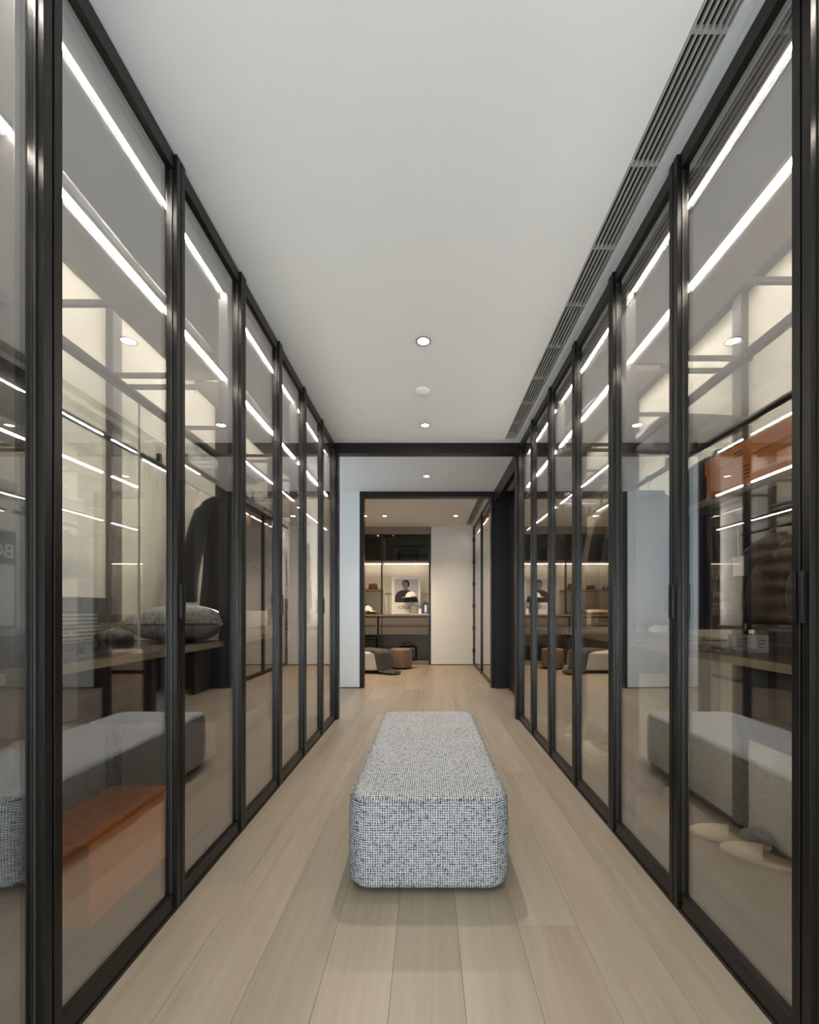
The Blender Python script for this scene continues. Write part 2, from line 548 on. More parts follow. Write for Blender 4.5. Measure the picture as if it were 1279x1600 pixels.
# side walls behind the wardrobes and by the window
struct(box('wall_left', -1.62, -1.54, Y_WIN, Y_END + 0.02, 0, H, 'wall_white'))
struct(box('wall_right', 1.54, 1.62, Y_WIN, Y_END + 0.02, 0, H, 'wall_white'))
struct(multibox('wall_back', [(-1.62, -1.2, Y_WIN - 0.1, Y_WIN, 0, H), (1.2, 1.62, Y_WIN - 0.1, Y_WIN, 0, H),
                              (-1.2, 1.2, Y_WIN - 0.1, Y_WIN, 2.5, H), (-1.2, 1.2, Y_WIN - 0.1, Y_WIN, 0, 0.03)], 'wall_white', org=(0, Y_WIN, 0)))
win = struct(multibox('window_1', [(-1.2, -1.14, Y_WIN - 0.09, Y_WIN - 0.03, 0.03, 2.5), (1.14, 1.2, Y_WIN - 0.09, Y_WIN - 0.03, 0.03, 2.5),
                              (-0.03, 0.03, Y_WIN - 0.09, Y_WIN - 0.03, 0.03, 2.5), (-1.2, 1.2, Y_WIN - 0.09, Y_WIN - 0.03, 2.44, 2.5),
                              (-1.2, 1.2, Y_WIN - 0.09, Y_WIN - 0.03, 0.03, 0.09)], 'bronze'))
for sx in (-1, 1):
    box('pane', sx * 0.03, sx * 1.14, Y_WIN - 0.065, Y_WIN - 0.059, 0.09, 2.44, 'window_glass', win)
struct(box('wall_near_left', -1.54, -0.9, YK(-2) - 0.06, YK(-2) - 0.01, 0, H, 'wall_white'))
struct(box('wall_near_right', 0.9, 1.54, YK(-2) - 0.06, YK(-2) - 0.01, 0, H, 'wall_white'))

# portal at the end of the wardrobes
struct(multibox('trim_1', [(-0.905, 0.905, Y_END - 0.02, Y_END + 0.07, H - 0.10, H), (-0.905, -0.85, Y_END, Y_END + 0.07, 0, H - 0.10),
                           (0.85, 0.905, Y_END, Y_END + 0.07, 0, H - 0.10)], 'bronze_dark', org=(0, Y_END, 0)))
# vestibule
struct(multibox('wall_vestibule_left', [(-2.3, -2.22, Y_END + 0.08, 4.40, 0, H), (-2.3, -2.22, 5.70, Y_P2, 0, H), (-2.3, -2.22, 4.40, 5.70, 2.5, H), (-2.3, -2.22, 4.40, 5.70, 0, 0.5)], 'wall_white'))
w2 = struct(multibox('added_window', [(-2.29, -2.23, 4.40, 4.45, 0.5, 2.5), (-2.29, -2.23, 5.65, 5.70, 0.5, 2.5), (-2.29, -2.23, 4.45, 5.65, 2.45, 2.5), (-2.29, -2.23, 4.45, 5.65, 0.5, 0.55)], 'bronze'))  # unseen window put in to go with the added passage light
box('pane', -2.263, -2.257, 4.45, 5.65, 0.55, 2.45, 'window_glass', w2)
struct(box('wall_wardrobe_end_left', -2.3, -0.91, Y_END + 0.02, Y_END + 0.08, 0, H, 'wall_white'))
struct(box('wall_wardrobe_end_right', 0.91, 1.8, Y_END + 0.02, Y_END + 0.08, 0, H, 'black_panel'))
struct(box('wall_vestibule_right', 1.72, 1.8, Y_END + 0.08, Y_P2, 0, H, 'black_panel'))
struct(box('wall_portal_left', -2.8, -0.905, Y_P2, Y_P2 + 0.1, 0.012, H, 'wall_white'))
struct(box('baseboard_portal', -2.8, -0.905, Y_P2 - 0.004, Y_P2 + 0.1, 0, 0.012, 'gap_black'))
struct(box('wall_portal_right', 0.91, 1.8, Y_P2 - 0.04, Y_P2 + 0.1, 0, H, 'black_panel'))
struct(box('trim_2', 0.895, 0.95, Y_END + 0.08, Y_P2 - 0.04, H - 0.16, H, 'bronze_dark'))
d1 = struct(box('door_1', 1.075, 1.115, 5.36, 5.76, 0.01, 2.55, 'drawer_black', None, 0.004))
box('door_edge', 1.073, 1.117, 5.352, 5.36, 0.01, 2.55, 'bronze', d1)
struct(multibox('trim_3', [(-0.905, 0.91, Y_P2 - 0.01, Y_P2 + 0.11, H - 0.072, H), (-0.905, -0.85, Y_P2 - 0.01, Y_P2 + 0.11, 0, H - 0.072),
                           (0.862, 0.91, Y_P2 - 0.01, Y_P2 + 0.11, 0, H - 0.072)], 'bronze_dark', org=(0, Y_P2, 0)))
# far room
struct(box('wall_far_left', -2.8, -2.7, Y_P2 + 0.1, Y_NB + 0.1, 0, H, 'wall_white'))
struct(box('wall_far', 0.075, 1.6, Y_FAR, Y_NB + 0.1, 0.015, H, 'wall_white'))
struct(box('baseboard_far', 0.075, 1.6, Y_FAR - 0.003, Y_FAR + 0.2, 0, 0.015, 'gap_black'))
struct(box('wall_niche', -2.7, 0.075, Y_NB, Y_NB + 0.1, 0, H, 'wall_white'))
struct(box('wall_far_right', 1.55, 1.62, Y_P2 + 0.1, Y_FAR, 0, H, 'wall_white'))

# ------------------------------------------------------------------ air vents in the ceiling
def vent(label, ya, yb, seg):
    t = thing('air_vent', label, 'air vent', (0.5 * (V0 + V1), ya, H))
    box('recess', V0, V1, ya, yb, H + 0.07, H + 0.1, 'gap_black', t)
    box('white_border', V1, V2, ya, yb, H - 0.004, H + 0.09, 'vent_white', t)
    box('end_border', V0, V1, yb - 0.02, yb, H - 0.004, H + 0.06, 'vent_white', t)
    n = 6
    step = (V1 - V0) / n
    for i in range(n):
        cx = V0 + step * (i + 0.25)
        box('slat', cx - 0.003, cx + 0.003, ya, yb - 0.02, H - 0.002, H + 0.010, 'vent_slat', t)
    y = ya + seg * 0.5
    while y < yb - 0.05:
        box('cross_bar', V0, V1, y - 0.004, y + 0.004, H + 0.002, H + 0.02, 'vent_slat', t)
        y += seg
vent('long slotted air vent in the ceiling beside the right glass doors', -1.5, Y_END - 0.10, 0.36)
vent('distant slotted ceiling vent in the far room beyond the second portal', Y_P2 + 0.12, 8.1, 0.5)

# ------------------------------------------------------------------ downlights and detector
def ring_open(r0, r1, z):
    n = 32; vs = []; fs = []
    prof = [(r0, z + 0.03), (r0 + 0.002, z + 0.002), (r0 + 0.004, z - 0.004), (r1 - 0.002, z - 0.005), (r1, z)]
    for (r, zz) in prof:
        for i in range(n):
            a = 2 * PI * i / n; vs.append((r * math.cos(a), r * math.sin(a), zz))
    for j in range(len(prof) - 1):
        for i in range(n):
            k = (i + 1) % n
            fs.append((j * n + i, j * n + k, (j + 1) * n + k, (j + 1) * n + i))
    return pymesh('ring', vs, fs, True)
RING = ring_open(0.032, 0.045, -0.003)
DISC = lathe([(0.031, 0.0), (0.031, 0.003)], 24)
def downlight(label, x, y, power, color=(1, 0.93, 0.84), group=None, scale=1.0):
    t = thing('downlight', label, 'ceiling light', (x, y, H), group)
    link('trim_ring', RING, 'lamp_ring', t, (x, y, H))
    link('lamp_disc', DISC, 'downlight', t, (x, y, H - 0.003))
    l = bpy.data.lights.new('downlight_lamp', 'SPOT')
    l.energy = power; l.color = color; l.spot_size = math.radians(120); l.spot_blend = 0.8; l.shadow_soft_size = 0.035
    o = bpy.data.objects.new('downlight_lamp', l); COL.objects.link(o)
    o.location = (x, y, H - 0.02); 
    return t
downlight('round recessed ceiling light nearest the camera, above the woven bench', -0.022, 2.57, SPOT)
downlight('small recessed ceiling light just before the dark portal beam', -0.017, 3.74, SPOT)
downlight('small recessed ceiling light between the two dark portals', -0.008, 5.17, SPOT * 1.0)
WARM = (1.0, 0.80, 0.58)
downlight('left one of two faint recessed lights in the far room ceiling', -1.05, 7.35, SPOT * 1.6, WARM)
downlight('right one of two faint recessed lights in the far room ceiling', -0.72, 7.35, SPOT * 1.6, WARM)
downlight('faint recessed light in the far room ceiling near the far vent', 0.48, 7.35, SPOT * 0.9, WARM)
downlight('recessed ceiling light behind the camera near the window', -0.02, -0.4, SPOT * 0.8)
sd = lathe([(0.052, 0.0), (0.052, -0.008), (0.046, -0.018), (0.03, -0.026), (0.01, -0.029)], 28)
tag(link('smoke_detector', sd, 'plaster_white', None, (-0.032, 3.15, H)), 'white domed smoke detector on the ceiling between two recessed lights', 'smoke detector')

# ------------------------------------------------------------------ wardrobes
DOORS = []
def door(par, s, ya, yb, handle_near, handle_far):
    """bronze framed glass door: one frame mesh, with pane and pulls as its pieces."""
    g = 0.0025; sw = 0.023
    a, b_ = ya + g, yb - g
    zb, zt = 0.014, H - 0.006
    xf, xr = s * X_STILE, s * X_FACE
    xb = s * 0.907
    fr = multibox('door', [(xf, xb, a, a + sw, zb, zt), (xf, xb, b_ - sw, b_, zb, zt),
                           (xr, xb, a + sw, b_ - sw, zb, 0.068), (xr, xb, a + sw, b_ - sw, H - 0.062, zt)], 'bronze', par, 0.0012,
                  org=(s * 0.887, (a + b_) / 2, zb))
    box('glass_pane', s * (X_GLASS - 0.003), s * (X_GLASS + 0.003), a + sw - 0.004, b_ - sw + 0.004, 0.064, H - 0.058, 'door_glass', fr)
    for (flag, y) in ((handle_near, a + 0.006), (handle_far, b_ - 0.006)):
        if flag:
            box('handle', s * (X_STILE - 0.009), s * (X_STILE + 0.002), y - 0.005, y + 0.005, 1.02, 1.14, 'bronze_dark', fr, 0.001)
    # slim bead that keeps the pane
    multibox('glazing_bead', [(s * 0.884, s * 0.889, a + sw, a + sw + 0.004, 0.068, H - 0.062), (s * 0.884, s * 0.889, b_ - sw - 0.004, b_ - sw, 0.068, H - 0.062)], 'bead', fr)
    return fr

def strip(parent, x, ya, yb, z, mat='led', w=0.012, h=0.004):
    return box('light_strip', x - w / 2, x + w / 2, ya, yb, z - 0.0012, z + h, mat, parent)

def wardrobe(s, k0, k1, label, top_led=2.525, shelf_z=2.12, rail_z=1.70, shelf2_z=1.74, rod_led=None, rail_light=False, end=False):
    ya, yb = YK(k0), YK(k1)
    t = thing('wardrobe', label, 'wardrobe', (s * 1.2, (ya + yb) / 2, 0), 'glass-fronted wardrobes along both sides of the corridor')
    box('back_panel', s * X_BACK, s * 1.535, ya, yb, 0.02, H - 0.01, 'cream_lacquer', t)
    bp = box('base_panel', s * 0.91, s * X_BACK, ya, yb, 0.001, 0.03, 'oak_base', t)
    tp = box('top_panel', s * 0.91, s * X_BACK, ya, yb, 2.535, 2.60, 'top_board', t)
    box('floor_track', s * 0.874, s * 0.91, ya, yb, 0.0005, 0.012, 'bronze_dark', t)
    # uprights at the joint with the next unit
    ups = [yb] if not end else [yb - 0.04]
    for yu in ups:
        u_ = box('upright', s * X_IN, s * (X_IN + 0.035), yu - 0.03, yu + 0.03, 0.03, 2.535, 'upright_dark', t, 0.002)
        box('light_strip', s * (X_IN + 0.0352), s * (X_IN + 0.039), yu - 0.024, yu + 0.024, 0.93, 2.08, 'led_wash', u_)
        for dy_ in (-0.0275, 0.0275):
            box('channel_lip', s * (X_IN + 0.0345), s * (X_IN + 0.043), yu + dy_ - 0.0025, yu + dy_ + 0.0025, 0.05, 2.5, 'upright_dark', u_)
        if s > 0: box('light_strip', s * (X_IN + 0.0352), s * (X_IN + 0.039), yu - 0.012, yu + 0.012, 0.08, 0.84, 'led_faint', u_)
        box('upright', s * (X_BACK - 0.035), s * X_BACK, yu - 0.03, yu + 0.03, 0.03, 2.535, 'upright_dark', t, 0.002)
    a, b_ = ya + 0.032, yb - 0.032
    strip(tp, s * 0.96, a, b_, 2.535)
    strip(tp, s * 1.385, a, b_, 2.535, 'led_fill', w=0.016)  # hidden strip added to brighten the back panel
    box('added_lip', s * 1.352, s * 1.36, a, b_, 2.49, 2.535, 'top_board', tp)  # lip added to keep the fill strip out of view
    sh = multibox('shelf', [(s * 0.945, s * 1.12, a, b_, shelf_z, shelf_z + 0.014), (s * 0.934, s * 1.12, a, b_, shelf_z + 0.0125, shelf_z + 0.028)], 'shelf_dark', t)
    box('light_strip', s * 0.934, s * 0.945, a, b_, shelf_z - 0.001, shelf_z + 0.009, 'led_edge', sh)
    for yy in (a + 0.02, (a + b_) / 2, b_ - 0.02):
        box('shelf_arm', s * 1.12, s * X_BACK, yy - 0.008, yy + 0.008, shelf_z + 0.002, shelf_z + 0.022, 'upright_dark', t)
    s2 = box('glass_shelf', s * 0.965, s * X_BACK, a, b_, shelf2_z + 0.008, shelf2_z + 0.018, 'clear_glass', t)
    box('shelf_rail', s * 0.945, s * 0.965, a, b_, shelf2_z, shelf2_z + 0.024, 'upright_dark', s2)
    if rail_light: box('light_strip', s * 0.9435, s * 0.9452, a, b_, shelf2_z, shelf2_z + 0.005, 'led_edge', s2)
    me = tube([(0, a - (a + b_) / 2, 0), (0, b_ - (a + b_) / 2, 0)], 0.013, 12)
    rod = link('hanging_rod', me, 'bronze', t, (s * 1.2, (a + b_) / 2, rail_z))
    if rod_led: box('light_strip', s * 1.2 - 0.003, s * 1.2 + 0.003, rod_led[0], rod_led[1], rail_z - 0.0155, rail_z - 0.0125, 'led_faint', rod)
    for yy in (a + 0.08, b_ - 0.08):
        box('rod_bracket', s * 1.2 - 0.008, s * 1.2 + 0.008, yy - 0.008, yy + 0.008, rail_z + 0.011, shelf2_z + 0.008, 'bronze_dark', t)
    ct = box('counter', s * 0.955, s * X_BACK, a, b_, 0.882, 0.905, 'counter_top', t, 0.002)
    box('counter_edge', s * 0.949, s * 0.955, a, b_, 0.881, 0.906, 'counter_edge', ct)
    if s > 0:
        strip(ct, s * 1.478, a, b_, 0.882, 'led_faint', w=0.012)  # hidden strip added to lighten the back panel below the counter
        box('added_lip', s * 1.448, s * 1.455, a, b_, 0.85, 0.882, 'shelf_dark', ct)  # lip added to screen that strip from the corridor
    for i, k in enumerate(range(k0, k1)):
        door(t, s, YK(k), YK(k + 1), (k % 2 == 1) or (k == 0 and s > 0), ((k + 1) % 2 == 1) or (k + 1 == 0 and s > 0))
    return t, ct, sh

def drawer_block(t, s, ya, yb, z0, z1, mat='drawer_black', rows=1, n=1):
    dy = (yb - ya) / n
    for i in range(n):
        for r in range(rows):
            za = z0 + (z1 - z0) * r / rows; zb = z0 + (z1 - z0) * (r + 1) / rows
            d = box('drawer', s * 0.962, s * 1.47, ya + dy * i + 0.002, ya + dy * (i + 1) - 0.002, za + 0.002, zb - 0.002, mat, t, 0.002)
            box('drawer_pull', s * 0.958, s * 0.962, ya + dy * i + 0.01, ya + dy * (i + 1) - 0.01, zb - 0.014, zb - 0.008, 'bronze', d)

LA = wardrobe(-1, -2, 0, 'wardrobe at the left picture edge, nearest the camera, mostly out of view')
LB = wardrobe(-1, 0, 2, 'left wardrobe with the pale cushion and ribbed box on its counter', rod_led=(1.84, 2.02))
LC = wardrobe(-1, 2, 4, 'left wardrobe behind the doors in the middle of the row, dark jacket inside', rod_led=(2.12, 2.3), rail_z=1.78, shelf2_z=1.82, rail_light=True)
LD = wardrobe(-1, 4, 6, 'farthest left wardrobe, ending at the dark portal', end=True, rail_z=1.76, shelf2_z=1.80, rail_light=True)
RA = wardrobe(1, -2, 0, 'wardrobe at the right picture edge, nearest the camera, mostly out of view', shelf_z=2.20)
RB = wardrobe(1, 0, 2, 'right wardrobe holding the large orange box and dark coats', shelf_z=2.20, rail_z=1.76, shelf2_z=1.80)
RC = wardrobe(1, 2, 4, 'right wardrobe in the middle of the row with grey coats on the rail', shelf_z=2.20, rod_led=(2.75, 3.07), rail_z=1.76, shelf2_z=1.80, rail_light=True)
RD = wardrobe(1, 4, 6, 'farthest right wardrobe, ending at the dark portal beside the vent end', shelf_z=2.20, end=True, rail_z=1.76, shelf2_z=1.80, rail_light=True)
drawer_block(LB[0], -1, 1.48, 2.03, 0.66, 0.880, 'drawer_black', 1, 1)
drawer_block(LC[0], -1, 2.12, 2.62, 0.50, 0.880, 'drawer_black', 2, 1)
drawer_block(RC[0], 1, 2.66, 3.06, 0.66, 0.880, 'drawer_taupe', 1, 1)
drawer_block(RB[0], 1, 0.95, 1.36, 0.66, 0.880, 'drawer_black', 1, 1)
# clear divider standing on the counter of the cushion wardrobe
gd = box('glass_divider', -0.965, -1.21, 1.452, 1.460, 0.906, 1.738, 'clear_glass', LB[0])
box('edge_glint', -0.962, -0.965, 1.452, 1.460, 0.906, 1.738, 'edge_glint_white', gd)  # opaque white puts the glint of the glass edge into the colour
# dark lining behind the coats, ledge under the orange box
box('dark_lining', 1.488, 1.499, 1.045, 1.98, 0.60, 1.40, 'drawer_black', RB[0])
bx = box('box_shelf', 0.955, X_BACK, 1.045, 1.62, 1.405, 1.43, 'shelf_dark', RB[0], 0.002)
me = tube([(0, -0.27, 0), (0, 0.27, 0)], 0.012, 12)
link('coat_rod', me, 'bronze_dark', RB[0], (1.2, 1.33, 1.35))

# ------------------------------------------------------------------ bench in the corridor
BX, BY0, BY1 = 0.006, 1.592, 2.975
bench = thing('bench', 'grey bouclé-woven upholstered bench in the middle of the corridor', 'bench', (BX, (BY0 + BY1) / 2, 0))
link('upholstery', cushion_block(0.604, BY1 - BY0, 0.018, 0.362, 0.085, 0.034, 0.004, 10, 7), 'boucle', bench, (BX, (BY0 + BY1) / 2, 0))
box('plinth', BX - 0.22, BX + 0.22, BY0 + 0.12, BY1 - 0.12, 0.0, 0.02, 'gap_black', bench)
ring = rounded_ring(0.604 - 0.010, BY1 - BY0 - 0.010, 0.082, 10)
link('seam', tube([(x, y, 0.348) for (x, y) in ring], 0.0022, 6, True), 'boucle', bench, (BX, (BY0 + BY1) / 2, 0))

# ------------------------------------------------------------------ garments
def garment_body(w, L, d, folds=0.012, flare=1.0, nf=7, quilts=0, slope=0.09):
    N_, M = 40, 26
    vs = []; fs = []
    rows = []
    for j in range(M + 1):
        t = j / M
        z = -L * (t ** 1.25)
        if -z < slope:
            q = -z / slope
            hw = 0.06 + (w / 2 - 0.06) * math.sin(q * PI / 2) ** 0.9
            hd = d / 2 * (0.45 + 0.55 * q)
        else:
            q = (-z - slope) / (L - slope)
            waist = 1 - 0.10 * math.sin(PI * min(1, q * 1.1)) + (flare - 1) * q
            hw = w / 2 * waist; hd = d / 2 * (1 + 0.25 * (flare - 1) * q)
        if quilts:
            ph = (-z) / L * quilts
            bul = abs(math.sin(PI * ph)) ** 0.6
            hd *= 0.72 + 0.42 * bul; hw *= 0.93 + 0.08 * bul
        rows.append((z, hw, hd, 0 if -z < slope else min(1, (-z - slope) / (L * 0.6))))
    for (z, hw, hd, fo) in rows:
        for i in range(N_):
            a = 2 * PI * i / N_
            c, s_ = math.cos(a), math.sin(a)
            ex = 0.75
            x = hw * math.copysign(abs(c) ** ex, c)
            y = hd * math.copysign(abs(s_) ** ex, s_)
            r = folds * fo * math.sin(nf * a + 2.1 * math.sin(a * 2))
            vs.append((x + r * c, y + r * s_ * 1.6, z))
    for j in range(M):
        for i in range(N_):
            k = (i + 1) % N_
            fs.append((j * N_ + i, j * N_ + k, (j + 1) * N_ + k, (j + 1) * N_ + i))
    fs.append(tuple(range(N_))); fs.append(tuple(M * N_ + i for i in range(N_)))
    return pymesh('body', vs, fs, True)

def sleeve_mesh(sx, w, Ls, spread=0.05, r0=0.068, r1=0.05, quilts=0):
    n, M = 16, 14
    vs = []; fs = []
    for j in range(M + 1):
        t = j / M
        cx = sx * (w / 2 - 0.045 + (spread + 0.035) * math.sin(t * PI / 2) ** 0.8)
        cz = -0.075 - Ls * t
        cyy = 0.012 * math.sin(t * 3)
        r = r0 + (r1 - r0) * t
        if j == 0: r *= 0.55
        if quilts: r *= 0.85 + 0.2 * abs(math.sin(PI * t * quilts))
        for i in range(n):
            a = 2 * PI * i / n
            vs.append((cx + r * 0.85 * math.cos(a), cyy + r * 0.75 * math.sin(a), cz))
    for j in range(M):
        for i in range(n):
            k = (i + 1) % n
            fs.append((j * n + i, j * n + k, (j + 1) * n + k, (j + 1) * n + i))
    fs.append(tuple(range(n))); fs.append(tuple(M * n + i for i in range(n)))
    return pymesh('sleeve', vs, fs, True)

def garment(name, label, cat, loc, rz, w, L, d, mat, sleeves=0.55, group=None, folds=0.01, flare=1.0, nf=7, quilts=0, collar=True, spread=0.05, tagpos=None):
    t = thing(name, label, cat, loc, group, rz)
    linkl('body', garment_body(w, L, d, folds, flare, nf, quilts), mat, t)
    if sleeves:
        for sx in (-1, 1):
            linkl('sleeve', sleeve_mesh(sx, w, sleeves, spread, quilts=quilts), mat, t)
    if collar:
        pts = []
        for i in range(14):
            a = 2 * PI * i / 14
            pts.append((0.066 * math.cos(a), 0.05 * math.sin(a), -0.004 + 0.012 * math.sin(a)))
        linkl('collar', tube(pts, 0.016, 8, True), mat, t)
    if tagpos:
        x, y, z = tagpos
        tg = boxl('paper_tag', x - 0.0012, x + 0.0012, y - 0.022, y + 0.022, z - 0.03, z + 0.03, 'white_card', t)
        linkl('tag_string', tube([(x, y, z + 0.03), (x, y + 0.004, z + 0.12)], 0.0012, 5), 'white_card', t)
    return t

def hanger(label, loc, rz, drop):
    """hook over the rod and two sloping arms."""
    pts = []
    for i in range(11):
        a = -0.2 * PI + 1.25 * PI * i / 10
        pts.append((0.019 * math.cos(a), 0, 0.019 * math.sin(a) - 0.0))
    pts = pts[::-1]
    # neck: from the end of the hook straight down
    x0, _, z0 = pts[-1]
    pts += [(x0 * 0.4, 0, z0 - 0.012), (0, 0, z0 - 0.022), (0, 0, -drop)]
    t = thing('clothes_hanger', label, 'hanger', loc, 'hangers on the wardrobe rails', rz)
    linkl('hook', tube(pts, 0.0028, 8), 'chrome', t)
    linkl('arm', tube([(-0.17, 0, -drop - 0.07), (-0.08, 0, -drop - 0.03), (0, 0, -drop), (0.08, 0, -drop - 0.03), (0.17, 0, -drop - 0.07)], 0.006, 8), 'shelf_dark', t)
    return t

def hung(name, label, cat, s, y, w, L, d, mat, hlabel, rz=0.0, x=1.2, railz=1.76, **kw):
    hanger(hlabel, (s * x, y, railz + 0.0), rz, 0.07)
    return garment(name, label, cat, (s * x, y, railz - 0.075), rz, w, L, d, mat, **kw)

# left: dark jacket facing the corridor
hung('suit_jacket', 'dark charcoal suit jacket hanging above the pale cushion on the left', 'jacket', -1, 2.50, 0.38, 0.66, 0.15, 'cloth_black',
     'hanger carrying the dark suit jacket in the left wardrobe', rz=0.9, x=1.10, railz=1.78, sleeves=0.54, folds=0.004, spread=0.075)
hung('puffer_coat', 'taupe quilted puffer coat in the left wardrobe past the dark jacket', 'coat', -1, 3.66, 0.42, 0.76, 0.20, 'puffer',
     'hanger carrying the quilted puffer coat', rz=PI / 2 - 0.4, x=1.15, sleeves=0.55, folds=0.0, quilts=6, spread=0.03)
hung('shirt', 'pale grey long shirt hanging beside the quilted puffer coat', 'shirt', -1, 3.22, 0.36, 0.55, 0.07, 'cloth_midgrey',
     'hanger carrying the pale grey shirt', sleeves=0.5)
# right wardrobes
hung('wool_coat', 'grey wool coat on the right rail, the nearer of the two grey coats', 'coat', 1, 2.36, 0.36, 0.715, 0.12, 'cloth_grey',
     'chrome hanger hook of the nearer grey wool coat', sleeves=0.56, group='grey coats on the right rail')
hung('wool_coat', 'grey wool coat on the right rail, the farther of the two grey coats', 'coat', 1, 2.56, 0.36, 0.71, 0.12, 'cloth_slate',
     'chrome hanger hook of the farther grey wool coat', sleeves=0.56, group='grey coats on the right rail')
hung('trench_coat', 'beige coat hanging between the grey coats and the black jackets', 'coat', 1, 2.75, 0.36, 0.74, 0.13, 'cloth_beige',
     'hanger carrying the beige coat in the right wardrobe', sleeves=0.56, x=1.23)
hung('short_jacket', 'black short jacket on the right rail, nearer of two', 'jacket', 1, 3.52, 0.36, 0.36, 0.13, 'cloth_black',
     'hanger hook of the nearer black short jacket', sleeves=0.30, group='black jackets on the right rail')
hung('short_jacket', 'black short jacket on the right rail, farther of two beside the far panes', 'jacket', 1, 3.78, 0.36, 0.36, 0.13, 'cloth_charcoal',
     'hanger hook of the farther black short jacket', sleeves=0.30, group='black jackets on the right rail')
garment('overcoat', 'very dark overcoat with a white tag beside the grey coats', 'coat', (1.22, 1.72, 1.675), 0.0, 0.39, 0.70, 0.13, 'cloth_black',
        sleeves=0.56, tagpos=(-0.245, -0.06, -0.485))
hanger('hanger carrying the tagged very dark overcoat', (1.22, 1.72, 1.76), 0.0, 0.08)
for i, (yy, mt, lab) in enumerate(((1.12, 'cloth_charcoal', 'dark brown hanging garment nearest the right picture edge under the orange box'),
                                  (1.265, 'cloth_darkbrown', 'dark brown hanging garment below the middle of the orange box'))):
    hanger('hanger below the orange box, ' + ('nearest the picture edge' if i == 0 else 'under the middle of the box'), (1.2, yy, 1.36), 0.0, 0.05)
    garment('blouse', lab, 'garment', (1.2, yy, 1.305), 0.0, 0.36, 0.27, 0.10, mt, sleeves=0.18, group='dark garments under the orange box')
hanger('hanger with the tagged grey-brown garment by the far end of the orange box', (1.2, 1.41, 1.36), 0.0, 0.05)
garment('blouse', 'dark garment with a white paper tag below the left end of the orange box', 'garment', (1.2, 1.41, 1.305), 0.0, 0.36, 0.27, 0.10, 'cloth_charcoal',
        sleeves=0.18, group='dark garments under the orange box', tagpos=(-0.235, -0.06, -0.12))

# ------------------------------------------------------------------ cushions and textiles
def pillow(name, label, loc, a, b_, t, mat, rz=0.0, tilt=(0, 0), group=None, piping=False, cat='cushion'):
    if piping:
        r = thing(name, label, cat, loc, group, rz)
        linkl('cover', pillow_mesh(a, b_, t), mat, r)
        n = 18; ring_ = []
        def P(u, v):
            return (a / 2 * u * (1 - 0.12 * (1 - v * v) * abs(u) ** 3), b_ / 2 * v * (1 - 0.12 * (1 - u * u) * abs(v) ** 3), 0)
        for k in range(n): ring_.append(P(-1 + 2 * k / n, -1))
        for k in range(n): ring_.append(P(1, -1 + 2 * k / n))
        for k in range(n): ring_.append(P(1 - 2 * k / n, 1))
        for k in range(n): ring_.append(P(-1, 1 - 2 * k / n))
        linkl('piping', tube(ring_, 0.004, 6, True), 'cloth_slate', r)
        r.rotation_euler = (tilt[0], tilt[1], rz)
        return r
    o = link(name, pillow_mesh(a, b_, t), mat, None, loc)
    o.rotation_euler = (tilt[0], tilt[1], rz)
    return tag(o, label, cat, group)

pillow('cushion', 'pale grey woven cushion lying on the left wardrobe counter', (-1.135, 2.02, 0.988), 0.40, 0.42, 0.17, 'pillow_weave', 0.30, piping=True)
pillow('cushion', 'grey cushion on the upper shelf of the right wardrobe near the grey coats', (1.20, 2.06, 1.874), 0.44, 0.40, 0.115, 'cloth_grey', 0.05)
wt = ['white folded bedding on the top left shelf, nearest the camera', 'white folded bedding on the top left shelf at the second door',
      'white folded bedding on the top left shelf at the third door', 'white folded bedding on the top left shelf at the fourth door',
      'white folded bedding on the top left shelf by the far end']
for i, (yy, ln) in enumerate(((1.02, 0.40), (1.66, 0.56), (2.40, 0.50), (2.86, 0.30), (3.5, 0.4))):
    if i == 0: continue
    pillow('white_pillow', wt[i], (-1.03, yy, 2.19), 0.17, ln, 0.085, 'white_cloth', 0.03 * (-1) ** i, group='white bedding on the top left shelf', cat='pillow')
pillow('white_pillow', wt[0], (-1.03, 1.26, 2.188), 0.17, 0.40, 0.08, 'white_cloth', 0.02, group='white bedding on the top left shelf', cat='pillow')
pillow('white_pillow', 'white crumpled bedding on the top right shelf in the middle wardrobe', (1.03, 2.72, 2.27), 0.17, 0.5, 0.085, 'white_cloth', 0.1, cat='pillow')

# folded stacks on the middle shelves
def folded(label, loc, w, l, h, mat, group=None):
    t = thing('folded_clothes', label, 'clothes', loc, group)
    n = 3
    for i in range(n):
        linkl('folded_layer', cushion_block(w - 0.012 * (i % 2), l - 0.01 * i, h * i / n, h * (i + 1) / n, 0.03, h / n * 0.45, 0.0, 4, 3), mat, t)
    return t
folded('stack of folded beige clothes on the right shelf above the beige coat', (1.2, 2.92, 1.8195), 0.30, 0.26, 0.11, 'cloth_beige', 'folded clothes on the right shelf')
folded('stack of folded white clothes on the right shelf above the black jackets', (1.15, 3.42, 1.8195), 0.30, 0.30, 0.12, 'white_cloth', 'folded clothes on the right shelf')
folded('stack of folded grey clothes at the far end of the right shelf', (1.15, 3.8, 1.8195), 0.30, 0.24, 0.10, 'cloth_midgrey', 'folded clothes on the right shelf')
folded('stack of folded grey clothes on the left shelf above the puffer coat', (-1.2, 3.5, 1.8195), 0.30, 0.3, 0.10, 'cloth_midgrey')
folded('stack of folded white clothes on the left shelf above the dark jacket', (-1.2, 2.60, 1.8395), 0.30, 0.3, 0.08, 'white_cloth')

